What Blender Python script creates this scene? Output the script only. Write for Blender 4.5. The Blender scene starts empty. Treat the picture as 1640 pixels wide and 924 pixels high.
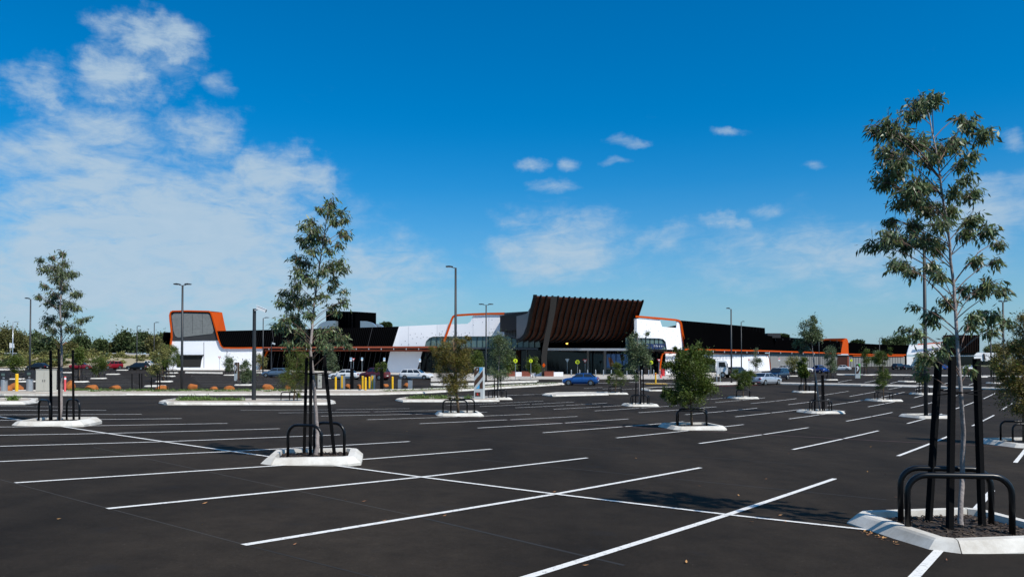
import bpy, bmesh, math, random
import numpy as np
from mathutils import Vector, Matrix
random.seed(7); rng = np.random.default_rng(11)
R = math.radians

# ------------------------------------------------------------------ camera, sky, sun, exposure
F, CX, CY, HY = 1300.0, 820.0, 547.0, 574.0      # focal length in photo pixels, principal point, horizon row
PIT = math.atan((HY - CY) / F)
CAMZ = 1.6
sc = bpy.context.scene
cam_d = bpy.data.cameras.new('camera'); cam = bpy.data.objects.new('camera', cam_d)
sc.collection.objects.link(cam); sc.camera = cam
cam.location = (0, 0, CAMZ); cam.rotation_euler = (math.pi / 2 + PIT, 0, 0)
cam_d.sensor_width = 36; cam_d.lens = F * 36 / 1640; cam_d.shift_y = 85 / 1640
cam_d.clip_start = .1; cam_d.clip_end = 20000

SUN_AZ, SUN_EL = R(131), R(51)                   # azimuth clockwise from +Y (view direction)
sun_d = bpy.data.lights.new('sun', 'SUN'); sun = bpy.data.objects.new('sun', sun_d)
sc.collection.objects.link(sun)
sun_d.energy = 5.0; sun_d.angle = R(.55); sun_d.color = (1, .95, .88)
to_sun = Vector((math.sin(SUN_AZ) * math.cos(SUN_EL), math.cos(SUN_AZ) * math.cos(SUN_EL), math.sin(SUN_EL)))
sun.rotation_euler = to_sun.to_track_quat('Z', 'Y').to_euler()
sc.view_settings.view_transform = 'Standard'; sc.view_settings.look = 'None'
sc.view_settings.exposure = 0; sc.view_settings.gamma = 1

def azel(px, py):
    return (math.atan2(px - CX, F), math.atan2(HY - py, math.hypot(px - CX, F)))

def build_world():
    w = bpy.data.worlds.new('World'); sc.world = w; w.use_nodes = True
    nt = w.node_tree; nt.nodes.clear(); N = nt.nodes.new; L = nt.links.new
    out = N('ShaderNodeOutputWorld'); bg = N('ShaderNodeBackground'); L(bg.outputs[0], out.inputs[0])
    bg.inputs['Strength'].default_value = .1
    sky = N('ShaderNodeTexSky'); sky.sky_type = 'NISHITA'; sky.sun_disc = False
    sky.sun_elevation = SUN_EL; sky.sun_rotation = SUN_AZ
    sky.air_density = 1.0; sky.dust_density = .9; sky.ozone_density = 2.2; sky.altitude = 0
    tint = N('ShaderNodeMix'); tint.data_type = 'RGBA'; tint.blend_type = 'MULTIPLY'; tint.inputs['Factor'].default_value = 1
    L(sky.outputs[0], tint.inputs['A']); tint.inputs['B'].default_value = (.56, .96, 1.25, 1)
    hsv = N('ShaderNodeHueSaturation'); L(tint.outputs['Result'], hsv.inputs['Color'])
    hsv.inputs['Saturation'].default_value = 1.24; hsv.inputs['Value'].default_value = SKYV
    tc = N('ShaderNodeTexCoord'); sep = N('ShaderNodeSeparateXYZ'); L(tc.outputs['Generated'], sep.inputs[0])
    def m(op, a, b=None, c=None, clamp=False):
        n = N('ShaderNodeMath'); n.operation = op; n.use_clamp = clamp
        for i, v in enumerate((a, b, c)):
            if v is None: continue
            if isinstance(v, (int, float)): n.inputs[i].default_value = v
            else: L(v, n.inputs[i])
        return n.outputs[0]
    X, Y, Z = sep.outputs
    az = m('ARCTAN2', X, Y)
    hyp = m('SQRT', m('ADD', m('MULTIPLY', X, X), m('MULTIPLY', Y, Y)))
    el = m('ARCTAN2', Z, hyp)
    comb = N('ShaderNodeCombineXYZ'); L(az, comb.inputs[0]); L(el, comb.inputs[1])
    def noise(scale, detail, rough, sx=1, sy=1, off=0, dist=0.0):
        mp = N('ShaderNodeMapping'); mp.inputs['Scale'].default_value = (sx, sy, 1)
        mp.inputs['Rotation'].default_value = (0, 0, R(-28)); mp.inputs['Location'].default_value = (off, off * .37, 0)
        L(comb.outputs[0], mp.inputs[0])
        n = N('ShaderNodeTexNoise'); n.inputs['Scale'].default_value = scale; n.inputs['Detail'].default_value = detail
        n.inputs['Roughness'].default_value = rough; n.inputs['Distortion'].default_value = dist
        L(mp.outputs[0], n.inputs['Vector']); return n.outputs['Fac']
    wn = N('ShaderNodeTexNoise'); wn.inputs['Scale'].default_value = 14; wn.inputs['Detail'].default_value = 6; wn.inputs['Roughness'].default_value = .6; L(comb.outputs[0], wn.inputs['Vector'])
    w1 = N('ShaderNodeVectorMath'); w1.operation = 'SUBTRACT'; L(wn.outputs['Color'], w1.inputs[0]); w1.inputs[1].default_value = (.5, .5, .5)
    w2 = N('ShaderNodeVectorMath'); w2.operation = 'MULTIPLY'; L(w1.outputs[0], w2.inputs[0]); w2.inputs[1].default_value = (.17, .085, 0)
    warp = N('ShaderNodeVectorMath'); warp.operation = 'ADD'; L(comb.outputs[0], warp.inputs[0]); L(w2.outputs[0], warp.inputs[1])
    w3 = N('ShaderNodeVectorMath'); w3.operation = 'SCALE'; L(w2.outputs[0], w3.inputs[0]); w3.inputs['Scale'].default_value = .4
    warp_s = N('ShaderNodeVectorMath'); warp_s.operation = 'ADD'; L(comb.outputs[0], warp_s.inputs[0]); L(w3.outputs[0], warp_s.inputs[1])
    n1 = noise(8, 9, .62, 1, 2.8, 3.1, .7); n2 = noise(26, 8, .66, 1, 2.6, 8.4, .6); n3 = noise(4, 3, .5, 1, 1.6, 1.2)
    # cloud banks: px centre, half sizes in px, weight
    blobs = [(238, 62, 95, 42, .95), (190, 125, 90, 50, .95), (50, 135, 80, 55, .8), (345, 130, 34, 22, .62), (310, 118, 14, 8, .5), (285, 105, 60, 38, .5), (160, 205, 130, 50, .75),
             (330, 210, 95, 60, .85), (440, 265, 75, 55, .95), (130, 270, 230, 85, .85), (500, 300, 50, 45, .7),
             (250, 350, 330, 120, 1.15), (120, 450, 360, 120, 1.1), (590, 440, 130, 80, .85), (420, 470, 320, 100, .95),
             (890, 395, 130, 75, .82), (960, 350, 40, 35, .55), (850, 265, 30, 11, .68), (912, 263, 28, 12, .7), (890, 293, 46, 13, .7),
             (1003, 223, 34, 12, .66), (985, 257, 20, 9, .62), (1165, 213, 24, 9, .55), (1220, 335, 34, 14, .5), (1305, 268, 22, 10, .5), (1170, 360, 60, 16, .5),
             (1330, 405, 340, 75, .66), (1560, 350, 160, 65, .7), (1620, 222, 36, 18, .6), (1600, 295, 70, 30, .5), (1060, 385, 80, 28, .45), (1240, 440, 300, 60, .42)]
    tot = None
    for (bx, by, rx, ry, wt) in blobs:
        a, e = azel(bx, by); a1 = azel(bx + rx, by)[0] - a; e1 = azel(bx, by - ry)[1] - e
        vs = N('ShaderNodeVectorMath'); vs.operation = 'SUBTRACT'; L((warp_s if rx < 50 else warp).outputs[0], vs.inputs[0]); vs.inputs[1].default_value = (a, e, 0)
        vm = N('ShaderNodeVectorMath'); vm.operation = 'MULTIPLY'; L(vs.outputs[0], vm.inputs[0]); vm.inputs[1].default_value = (1 / a1, 1 / e1, 0)
        vl = N('ShaderNodeVectorMath'); vl.operation = 'LENGTH'; L(vm.outputs[0], vl.inputs[0])
        mr = N('ShaderNodeMapRange'); mr.interpolation_type = 'SMOOTHSTEP'; L(vl.outputs['Value'], mr.inputs[0])
        mr.inputs[1].default_value = 1.45; mr.inputs[2].default_value = .1; mr.inputs[3].default_value = 0; mr.inputs[4].default_value = wt
        tot = mr.outputs[0] if tot is None else m('MAXIMUM', tot, mr.outputs[0])
    # the same broken cloud goes on out of the frame: everything beyond the view to either side and behind
    side = N('ShaderNodeMapRange'); side.interpolation_type = 'SMOOTHSTEP'; L(m('ABSOLUTE', az), side.inputs[0])
    side.inputs[1].default_value = .6; side.inputs[2].default_value = .8; side.inputs[3].default_value = 0; side.inputs[4].default_value = 1
    gen = m('MULTIPLY', side.outputs[0], m('MULTIPLY', m('SUBTRACT', n3, .38), 3.0, clamp=True))
    cov = m('MAXIMUM', tot, m('MULTIPLY', gen, .8))
    tex = m('ADD', m('MULTIPLY', m('SUBTRACT', n1, .5), 3.4), m('MULTIPLY', m('SUBTRACT', n2, .5), 2.2))
    dens = m('ADD', m('MULTIPLY', cov, 1.72), m('MULTIPLY', tex, m('MULTIPLY_ADD', cov, .75, .25)))
    mask = N('ShaderNodeMapRange'); mask.interpolation_type = 'SMOOTHSTEP'; L(dens, mask.inputs[0])
    mask.inputs[1].default_value = .15; mask.inputs[2].default_value = 1.95; mask.inputs[3].default_value = 0; mask.inputs[4].default_value = .9
    veil = N('ShaderNodeMapRange'); L(Z, veil.inputs[0]); veil.inputs[1].default_value = .30; veil.inputs[2].default_value = 0; veil.inputs[3].default_value = 0; veil.inputs[4].default_value = 1
    haze = m('MULTIPLY', m('POWER', veil.outputs[0], 2.2), .62)
    fac = m('SUBTRACT', 1, m('MULTIPLY', m('SUBTRACT', 1, mask.outputs[0]), m('SUBTRACT', 1, haze)))
    cc = N('ShaderNodeMix'); cc.data_type = 'RGBA'; cc.inputs['A'].default_value = (3.9, 5.45, 6.9, 1); cc.inputs['B'].default_value = (5.0, 6.2, 7.3, 1); L(n2, cc.inputs['Factor'])
    mix = N('ShaderNodeMix'); mix.data_type = 'RGBA'; L(fac, mix.inputs['Factor']); L(hsv.outputs[0], mix.inputs['A']); L(cc.outputs['Result'], mix.inputs['B'])
    L(mix.outputs['Result'], bg.inputs['Color'])
SKYV = 1.03
build_world()

# ------------------------------------------------------------------ terrain and pixel -> place helpers
def sst(a, b, x):
    t = np.clip((np.asarray(x, float) - a) / (b - a), 0, 1); return t * t * (3 - 2 * t)
def terr(X, Y):
    """height of the car park: falls about 1.5 m away from the camera, level in front of the centre"""
    X = np.asarray(X, float); Y = np.asarray(Y, float)
    x = np.clip(X, -45, 70) / 30; y = np.clip(Y, -20, 110) / 30
    zn = -1.5925 - 1.0119 * x - .9176 * y + .227 * x * x + .275 * x * y + .1165 * y * y
    zf = -3.15 + .35 * sst(0, -60, X) + .5 * sst(120, 170, Y) * sst(-20, -60, X)
    k = sst(-14, 14, X); w = (1 - k) * sst(30, 75, Y) + k * sst(55, 95, Y)
    w = np.maximum(w, sst(40, 70, X) * 1.0)
    return zn * (1 - w) + zf * w + CAMZ
def T(X, Y): return float(terr(X, Y))
cp, sp = math.cos(PIT), math.sin(PIT)
def raydir(px, py):
    a = (px - CX) / F; b = -(py - CY) / F
    return a / (cp - b * sp), (sp + b * cp) / (cp - b * sp)          # per unit of Y
def P(px, py, d):
    a, b = raydir(px, py); return Vector((a * d, d, CAMZ + b * d))
def G(px, py):
    """where the ray of a photo pixel meets the ground"""
    a, b = raydir(px, py)
    ys = np.concatenate([np.arange(3, 60, .25), np.arange(60, 500, 1.0)])
    h = CAMZ + b * ys - terr(a * ys, ys)
    k = int(np.argmax(h < 0)) if (h < 0).any() else len(ys) - 1
    lo, hi = ys[max(k - 1, 0)], ys[k]
    for _ in range(30):
        mid = (lo + hi) / 2
        if CAMZ + b * mid - T(a * mid, mid) > 0: lo = mid
        else: hi = mid
    return Vector((a * lo, lo, T(a * lo, lo)))
TH = R(36.077); BL = 10.549; BW = 2.6; V0 = 1.22
ROWU = [9.85, 26.43, 42.97, 60.0, 76.7, 93.2]
def gridpx(u, v):
    """bay grid in metres -> photo pixel through the calibrated lens (with its slight barrel distortion)"""
    X = u * math.sin(TH) - v * math.cos(TH); Y = u * math.cos(TH) + v * math.sin(TH)
    Z = T(X, Y) - CAMZ; p = math.atan((574.08 - 547) / 1307.15)
    d = Y * math.cos(p) + Z * math.sin(p); h = Z * math.cos(p) - Y * math.sin(p)
    x, y = 1307.15 * X / d, -1307.15 * h / d
    k = 1 - .0582 * min((x * x + y * y) / 985 ** 2, 1.3)
    return CX + x * k, CY + y * k
def gridG(u, v): return G(*gridpx(u, v))

# ------------------------------------------------------------------ materials
MAT = {}
def mat(name, col, rough=.6, metal=0.0, var=0.0, scale=8.0, bump=0.0, bscale=60.0, spec=.5, island=0.0, trans=0.0, col2=None):
    if name in MAT: return MAT[name]
    m = bpy.data.materials.new(name); m.use_nodes = True; nt = m.node_tree; b = nt.nodes['Principled BSDF']
    b.inputs['Base Color'].default_value = (*col, 1); b.inputs['Roughness'].default_value = rough
    b.inputs['Metallic'].default_value = metal; b.inputs['Specular IOR Level'].default_value = spec
    N = nt.nodes.new; L = nt.links.new
    cur = None
    tc = N('ShaderNodeTexCoord')
    if var:
        n = N('ShaderNodeTexNoise'); n.inputs['Scale'].default_value = scale; n.inputs['Detail'].default_value = 8; n.inputs['Roughness'].default_value = .65
        L(tc.outputs['Object'], n.inputs['Vector'])
        mx = N('ShaderNodeMix'); mx.data_type = 'RGBA'; L(n.outputs['Fac'], mx.inputs['Factor'])
        c2 = col2 or tuple(min(1, c * (1 + var)) for c in col)
        mx.inputs['A'].default_value = (*[c * (1 - var) for c in col], 1); mx.inputs['B'].default_value = (*c2, 1)
        cur = mx.outputs['Result']
    if island:
        g = N('ShaderNodeNewGeometry'); mr = N('ShaderNodeMapRange'); L(g.outputs['Random Per Island'], mr.inputs[0])
        mr.inputs[3].default_value = 1 - island; mr.inputs[4].default_value = 1 + island
        h = N('ShaderNodeHueSaturation'); L(mr.outputs[0], h.inputs['Value'])
        hr = N('ShaderNodeMapRange'); L(g.outputs['Random Per Island'], hr.inputs[0]); hr.inputs[3].default_value = .485; hr.inputs[4].default_value = .515; L(hr.outputs[0], h.inputs['Hue'])
        if cur is not None: L(cur, h.inputs['Color'])
        else: h.inputs['Color'].default_value = (*col, 1)
        cur = h.outputs[0]
    if cur is not None: L(cur, b.inputs['Base Color'])
    if bump:
        n = N('ShaderNodeTexNoise'); n.inputs['Scale'].default_value = bscale; n.inputs['Detail'].default_value = 6
        L(tc.outputs['Object'], n.inputs['Vector'])
        bp = N('ShaderNodeBump'); bp.inputs['Strength'].default_value = bump; bp.inputs['Distance'].default_value = .02; L(n.outputs['Fac'], bp.inputs['Height']); L(bp.outputs[0], b.inputs['Normal'])
    if trans:
        tr = N('ShaderNodeBsdfTranslucent'); ms = N('ShaderNodeMixShader'); ms.inputs[0].default_value = trans
        if cur is not None: L(cur, tr.inputs[0])
        else: tr.inputs[0].default_value = (*col, 1)
        L(b.outputs[0], ms.inputs[1]); L(tr.outputs[0], ms.inputs[2]); L(ms.outputs[0], nt.nodes['Material Output'].inputs[0])
    MAT[name] = m; return m

def asphalt_mat():
    m = bpy.data.materials.new('asphalt'); m.use_nodes = True; nt = m.node_tree; b = nt.nodes['Principled BSDF']; N = nt.nodes.new; L = nt.links.new
    tc = N('ShaderNodeTexCoord')
    def noise(s, d, r=.6, sx=1, sy=1, rot=0):
        mp = N('ShaderNodeMapping'); mp.inputs['Scale'].default_value = (sx, sy, 1); mp.inputs['Rotation'].default_value = (0, 0, rot); L(tc.outputs['Object'], mp.inputs[0])
        n = N('ShaderNodeTexNoise'); n.inputs['Scale'].default_value = s; n.inputs['Detail'].default_value = d; n.inputs['Roughness'].default_value = r; L(mp.outputs[0], n.inputs['Vector']); return n.outputs['Fac']
    big = noise(.28, 5, .6, 1, .35, R(36)); mid = noise(2.2, 6, .7); fine = noise(90, 4, .7); grit = noise(260, 2, .6)
    cr = N('ShaderNodeValToRGB'); L(big, cr.inputs[0]); e = cr.color_ramp.elements
    e[0].position = .36; e[0].color = (.0140, .0106, .0075, 1); e[1].position = .64; e[1].color = (.0280, .0214, .0154, 1)
    def mul(cin, f, lo, hi):
        mr = N('ShaderNodeMapRange'); L(f, mr.inputs[0]); mr.inputs[1].default_value = .3; mr.inputs[2].default_value = .7; mr.inputs[3].default_value = lo; mr.inputs[4].default_value = hi
        v = N('ShaderNodeVectorMath'); v.operation = 'SCALE'; L(cin, v.inputs[0]); L(mr.outputs[0], v.inputs['Scale']); return v.outputs[0]
    c = mul(cr.outputs[0], mid, .76, 1.28); c = mul(c, noise(24, 3, .6), .86, 1.16); c = mul(c, noise(.9, 4, .6, 1, .16, R(36)), .88, 1.14); c = mul(c, fine, .72, 1.3); c = mul(c, grit, .85, 1.15)
    # scattered pale stones and old drip marks
    st = N('ShaderNodeMapRange'); L(noise(48, 1, .5), st.inputs[0]); st.inputs[1].default_value = .76; st.inputs[2].default_value = .8; st.inputs[4].default_value = .55
    mx = N('ShaderNodeMix'); mx.data_type = 'RGBA'; L(st.outputs[0], mx.inputs['Factor']); L(c, mx.inputs['A']); mx.inputs['B'].default_value = (.16, .14, .12, 1)
    ol = N('ShaderNodeMapRange'); L(noise(1.3, 2, .5), ol.inputs[0]); ol.inputs[1].default_value = .66; ol.inputs[2].default_value = .74; ol.inputs[4].default_value = .4
    m2 = N('ShaderNodeMix'); m2.data_type = 'RGBA'; L(ol.outputs[0], m2.inputs['Factor']); L(mx.outputs['Result'], m2.inputs['A']); m2.inputs['B'].default_value = (.017, .016, .016, 1)
    L(m2.outputs['Result'], b.inputs['Base Color']); b.inputs['Roughness'].default_value = .95; b.inputs['Specular IOR Level'].default_value = .12
    bp = N('ShaderNodeBump'); bp.inputs['Strength'].default_value = .5; bp.inputs['Distance'].default_value = .006; L(grit, bp.inputs['Height']); L(bp.outputs[0], b.inputs['Normal'])
    MAT['asphalt'] = m; return m
asphalt_mat()
def paint_mat():
    m = bpy.data.materials.new('line_paint'); m.use_nodes = True; nt = m.node_tree; b = nt.nodes['Principled BSDF']; N = nt.nodes.new; L = nt.links.new
    tc = N('ShaderNodeTexCoord'); n = N('ShaderNodeTexNoise'); n.inputs['Scale'].default_value = 22; n.inputs['Detail'].default_value = 8; n.inputs['Roughness'].default_value = .75; L(tc.outputs['Object'], n.inputs['Vector'])
    cr = N('ShaderNodeValToRGB'); L(n.outputs['Fac'], cr.inputs[0]); e = cr.color_ramp.elements
    e[0].position = .33; e[0].color = (.06, .055, .05, 1); e[1].position = .46; e[1].color = (.70, .68, .64, 1)
    L(cr.outputs[0], b.inputs['Base Color']); b.inputs['Roughness'].default_value = .8; MAT['line_paint'] = m
paint_mat()
def conc_mat():
    m = bpy.data.materials.new('concrete'); m.use_nodes = True; nt = m.node_tree; b = nt.nodes['Principled BSDF']; N = nt.nodes.new; L = nt.links.new
    tc = N('ShaderNodeTexCoord')
    def noise(s, d, r):
        n = N('ShaderNodeTexNoise'); n.inputs['Scale'].default_value = s; n.inputs['Detail'].default_value = d; n.inputs['Roughness'].default_value = r; L(tc.outputs['Object'], n.inputs['Vector']); return n.outputs['Fac']
    a = noise(1.7, 8, .7); f = noise(70, 5, .7)
    cr = N('ShaderNodeValToRGB'); L(a, cr.inputs[0]); e = cr.color_ramp.elements
    e[0].position = .3; e[0].color = (.40, .36, .30, 1); e[1].position = .58; e[1].color = (.64, .61, .55, 1)
    mr = N('ShaderNodeMapRange'); L(f, mr.inputs[0]); mr.inputs[3].default_value = .86; mr.inputs[4].default_value = 1.1
    v = N('ShaderNodeVectorMath'); v.operation = 'SCALE'; L(cr.outputs[0], v.inputs[0]); L(mr.outputs[0], v.inputs['Scale']); L(v.outputs[0], b.inputs['Base Color'])
    b.inputs['Roughness'].default_value = .9
    bp = N('ShaderNodeBump'); bp.inputs['Strength'].default_value = .35; bp.inputs['Distance'].default_value = .004; L(f, bp.inputs['Height']); L(bp.outputs[0], b.inputs['Normal'])
    MAT['concrete'] = m
conc_mat()
mat('path', (.44, .40, .35), .9, var=.15, scale=1.5, bump=.2)
mat('mulch', (.026, .018, .013), .95, var=.6, scale=40, bump=1, bscale=50)
mat('chip', (.055, .037, .027), .95, island=.7)
mat('gravel', (.40, .34, .27), .95, var=.35, scale=9, bump=.6, bscale=30)
mat('soil', (.16, .105, .06), .95, var=.4, scale=3, bump=.6, bscale=9)
mat('sand', (.40, .32, .22), .95, var=.35, scale=.35, bump=.5, bscale=2, col2=(.34, .30, .19))
mat('dry_ground', (.16, .13, .07), .95, var=.4, scale=.05, col2=(.13, .14, .06))
mat('black_steel', (.003, .0035, .0045), .32, spec=.35)
mat('stake', (.0035, .0035, .004), .9, var=.4, scale=30, bump=.3, spec=.12)
mat('pole_grey', (.028, .030, .032), .5, .2)
mat('white_plastic', (.75, .76, .76), .4)
mat('bark_gum', (.17, .105, .075), .85, var=.6, scale=9, bump=.8, bscale=25, col2=(.46, .41, .39))
mat('bark_brown', (.17, .105, .06), .9, var=.4, scale=20, bump=.6, bscale=30)
mat('twig', (.16, .10, .075), .85)
mat('leaf_gum', (.125, .168, .066), .42, island=.6, trans=.36, spec=.55)
mat('leaf_gum_grey', (.130, .165, .076), .45, island=.55, trans=.34, spec=.5)
mat('leaf_young', (.17, .17, .06), .5, island=.4, trans=.3)
mat('leaf_fine', (.088, .120, .014), .55, island=.5, trans=.25)
mat('leaf_rust', (.165, .125, .022), .55, island=.5, trans=.25)
mat('leaf_far', (.060, .085, .024), .7, island=.5, trans=.15)
mat('leaf_far_olive', (.12, .115, .032), .7, island=.5, trans=.15)
mat('leaf_scrub', (.19, .18, .05), .7, island=.5, trans=.15)
mat('leaf_ground', (.10, .16, .025), .6, island=.5, trans=.2)
mat('rock', (.36, .085, .014), .9, var=.5, scale=3.5, bump=1, bscale=9, col2=(.52, .17, .03))
mat('yellow', (.82, .46, .01), .45); mat('red', (.62, .03, .03), .5); mat('pink_red', (.75, .10, .11), .5)
mat('steel', (.42, .45, .48), .35, .6); mat('box_grey', (.50, .48, .41), .6, var=.06, scale=2)
mat('dark_plastic', (.02, .021, .024), .4)
# building
mat('white_wall', (.88, .88, .90), .7, var=.035, scale=.35)
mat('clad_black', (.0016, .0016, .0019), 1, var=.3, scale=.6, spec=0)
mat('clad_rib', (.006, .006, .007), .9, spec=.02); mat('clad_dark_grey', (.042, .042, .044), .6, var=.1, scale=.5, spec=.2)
mat('orange', (.58, .075, .003), .7, var=.05, scale=.5, spec=.1); mat('rust_red', (.30, .06, .022), .55)
mat('mesh_grey', (.185, .195, .19), .7, var=.4, scale=2.2, spec=.1); mat('scoop_grey', (.075, .082, .095), .4, .3)
mat('brown_panel', (.042, .0105, .0035), .6, var=.4, scale=.7, spec=.15); mat('fin', (.008, .008, .009), .6, spec=.12)
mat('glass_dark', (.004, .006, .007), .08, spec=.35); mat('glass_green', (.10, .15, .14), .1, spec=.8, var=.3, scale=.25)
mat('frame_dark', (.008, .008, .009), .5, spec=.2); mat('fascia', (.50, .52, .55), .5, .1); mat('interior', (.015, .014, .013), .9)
mat('navy', (.015, .03, .10), .4); mat('poster_blue', (.08, .20, .45), .5); mat('skin_orange', (.32, .13, .05), .6)
mat('grey_wall', (.22, .215, .205), .8, var=.1, scale=.6); mat('wing_grey', (.033, .034, .036), .7, var=.2, scale=1)
mat('galv', (.42, .46, .48), .35, .7)
mat('rust_box', (.22, .055, .03), .7, var=.3, scale=2)
mat('tyre', (.012, .012, .012), .85); mat('rim', (.35, .36, .37), .35, .8); mat('car_glass', (.012, .016, .02), .06, spec=.9)
mat('lens', (.7, .72, .74), .15, spec=.9); mat('tail', (.35, .01, .012), .25); mat('plate', (.7, .7, .62), .5)
mat('sign_yellow', (.70, .80, .01), .5); mat('sign_brown', (.075, .035, .018), .5); mat('sign_blue', (.10, .42, .72), .5); mat('sign_grey', (.52, .55, .54), .5)
mat('sign_green', (.08, .55, .06), .5); mat('roof_tile', (.32, .09, .05), .8); mat('canvas', (.055, .075, .05), .85)
mat('black_print', (.01, .01, .01), .6)
def car_paint(name, col, metal=.3):
    m = mat('paint_' + name, col, .28, metal, spec=.6)
    m.node_tree.nodes['Principled BSDF'].inputs['Coat Weight'].default_value = .6
    return 'paint_' + name

# ------------------------------------------------------------------ mesh helpers
COL = sc.collection
ORG = {}
class MB:
    def __init__(s): s.v = []; s.f = []; s.mi = []; s.m = 0
    def add(s, vs, fs):
        n = len(s.v); s.v += [tuple(x) for x in vs]; s.f += [tuple(i + n for i in f) for f in fs]; s.mi += [s.m] * len(fs); return s
    def box(s, c, size, rz=0, rot=None):
        hx, hy, hz = size[0] / 2, size[1] / 2, size[2] / 2
        M = rot or Matrix.Rotation(rz, 3, 'Z'); c = Vector(c)
        vs = [c + M @ Vector((x * hx, y * hy, z * hz)) for z in (-1, 1) for x, y in ((-1, -1), (1, -1), (1, 1), (-1, 1))]
        return s.add(vs, [(3, 2, 1, 0), (4, 5, 6, 7), (0, 1, 5, 4), (1, 2, 6, 5), (2, 3, 7, 6), (3, 0, 4, 7)])
    def tube(s, pts, rad, n=8, caps=True):
        pts = [Vector(p) for p in pts]; k = len(pts)
        if not hasattr(rad, '__len__'): rad = [rad] * k
        vs = []; ref = None
        for i, p in enumerate(pts):
            t = (pts[min(i + 1, k - 1)] - pts[max(i - 1, 0)])
            t = t.normalized() if t.length > 1e-9 else Vector((0, 0, 1))
            if ref is None: ref = Vector((1, 0, 0)) if abs(t.x) < .8 else Vector((0, 1, 0))
            a = (ref - t * ref.dot(t)).normalized(); b = t.cross(a); ref = a
            for j in range(n):
                th = 2 * math.pi * j / n; vs.append(p + (a * math.cos(th) + b * math.sin(th)) * rad[i])
        fs = [(i * n + j, i * n + (j + 1) % n, (i + 1) * n + (j + 1) % n, (i + 1) * n + j) for i in range(k - 1) for j in range(n)]
        if caps: fs += [tuple(range(n - 1, -1, -1)), tuple((k - 1) * n + j for j in range(n))]
        return s.add(vs, fs)
    def prism(s, poly, ext):
        """polygon in space swept along a vector"""
        n = len(poly); e = Vector(ext); a = [Vector(p) for p in poly]; vs = a + [p + e for p in a]
        fs = [tuple(range(n)), tuple(range(2 * n - 1, n - 1, -1))] + [(i, i + n, (i + 1) % n + n, (i + 1) % n) for i in range(n)]
        return s.add(vs, fs)
    def strip(s, A, B):
        n = len(A); vs = list(A) + list(B)
        return s.add(vs, [(i, i + 1, n + i + 1, n + i) for i in range(n - 1)])
    def build(s, name, m, parent=None, smooth=False, recalc=True):
        me = bpy.data.meshes.new(name)
        o = (0, 0, 0)
        if parent is not None: o = ORG.get(parent.name, (0, 0, 0))
        vs = [(x - o[0], y - o[1], z - o[2]) for x, y, z in s.v] if parent is not None else s.v
        me.from_pydata(vs, [], s.f); me.update()
        ms = m if isinstance(m, (list, tuple)) else [m]
        for q in ms: me.materials.append(MAT[q])
        if len(ms) > 1: me.polygons.foreach_set('material_index', s.mi)
        if recalc:
            b = bmesh.new(); b.from_mesh(me); bmesh.ops.recalc_face_normals(b, faces=b.faces); b.to_mesh(me); b.free()
        if smooth: me.polygons.foreach_set('use_smooth', [True] * len(me.polygons))
        ob = bpy.data.objects.new(name, me); COL.objects.link(ob)
        if parent is not None: ob.parent = parent; ORG[ob.name] = o
        return ob
def tag(o, label, cat, group=None, kind=None):
    if label: o['label'] = label
    if cat: o['category'] = cat
    if group: o['group'] = group
    if kind: o['kind'] = kind
    return o
def thing(name, loc, label, cat, group=None):
    o = bpy.data.objects.new(name, None); COL.objects.link(o); o.location = loc; o.empty_display_size = .2
    ORG[o.name] = tuple(loc); return tag(o, label, cat, group)
def struct(name, mb, m, smooth=False):
    o = mb.build(name, m, smooth=smooth, recalc=False); o['kind'] = 'structure'; return o
def copy_tree(root, loc, rz=0, label=None):
    r = root.copy(); COL.objects.link(r); r.location = loc; r.rotation_euler = (0, 0, rz)
    if label: r['label'] = label
    for ch in list(root.children):
        c = ch.copy(); COL.objects.link(c); c.parent = r
        for g in list(ch.children):
            d = g.copy(); COL.objects.link(d); d.parent = c
    return r
def rest(v, dz): return Vector((v[0], v[1], v[2] + dz))

# ------------------------------------------------------------------ ground
def sheet(name, xs, ys, m, dz):
    XX, YY = np.meshgrid(xs, ys); ZZ = terr(XX, YY) + dz
    nx, ny = len(xs), len(ys); mb = MB()
    mb.v = list(zip(XX.ravel().tolist(), YY.ravel().tolist(), ZZ.ravel().tolist()))
    mb.f = [(j * nx + i, j * nx + i + 1, (j + 1) * nx + i + 1, (j + 1) * nx + i) for j in range(ny - 1) for i in range(nx - 1)]; mb.mi = [0] * len(mb.f)
    return struct(name, mb, m, smooth=True)
far = [-6000, -3000, -1500, -800, -400]
sheet('ground', np.array(far + list(range(-300, 301, 10)) + [400, 800, 1500, 3000, 6000]), np.array([-400, -200, -100, -60] + list(range(-40, 301, 10)) + [400, 600, 1000, 2000, 4000, 9000]), 'dry_ground', -.5)
car_park = sheet('car_park', np.concatenate([np.arange(-200, -60, 6), np.arange(-60, 90, 1.5), np.arange(90, 262, 6)]),
                 np.concatenate([np.arange(-12, 120, 1.5), np.arange(120, 330, 6)]), 'asphalt', 0)
ORG['car_park'] = (0, 0, 0)

def drape(a, b, w, dz=.005, step=1.0):
    """flat painted strip between two ground points, following the ground"""
    a = Vector(a); b = Vector(b); d = Vector((b.x - a.x, b.y - a.y, 0)); L = d.length; d.normalize(); s = Vector((-d.y, d.x, 0)) * (w / 2)
    n = max(1, int(L / step)); A = []; B = []
    for i in range(n + 1):
        p = a.lerp(b, i / n)
        for lst, q in ((A, p + s), (B, p - s)): lst.append((q.x, q.y, T(q.x, q.y) + dz))
    mb = MB(); n = len(A); mb.add(A + B, [(n + i, n + i + 1, i + 1, i) for i in range(n - 1)]); return mb
def paint(a, b, w=.09, name='bay_line', m='line_paint', dz=.005): return drape(a, b, w, dz).build(name, m, car_park, recalc=False)

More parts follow.
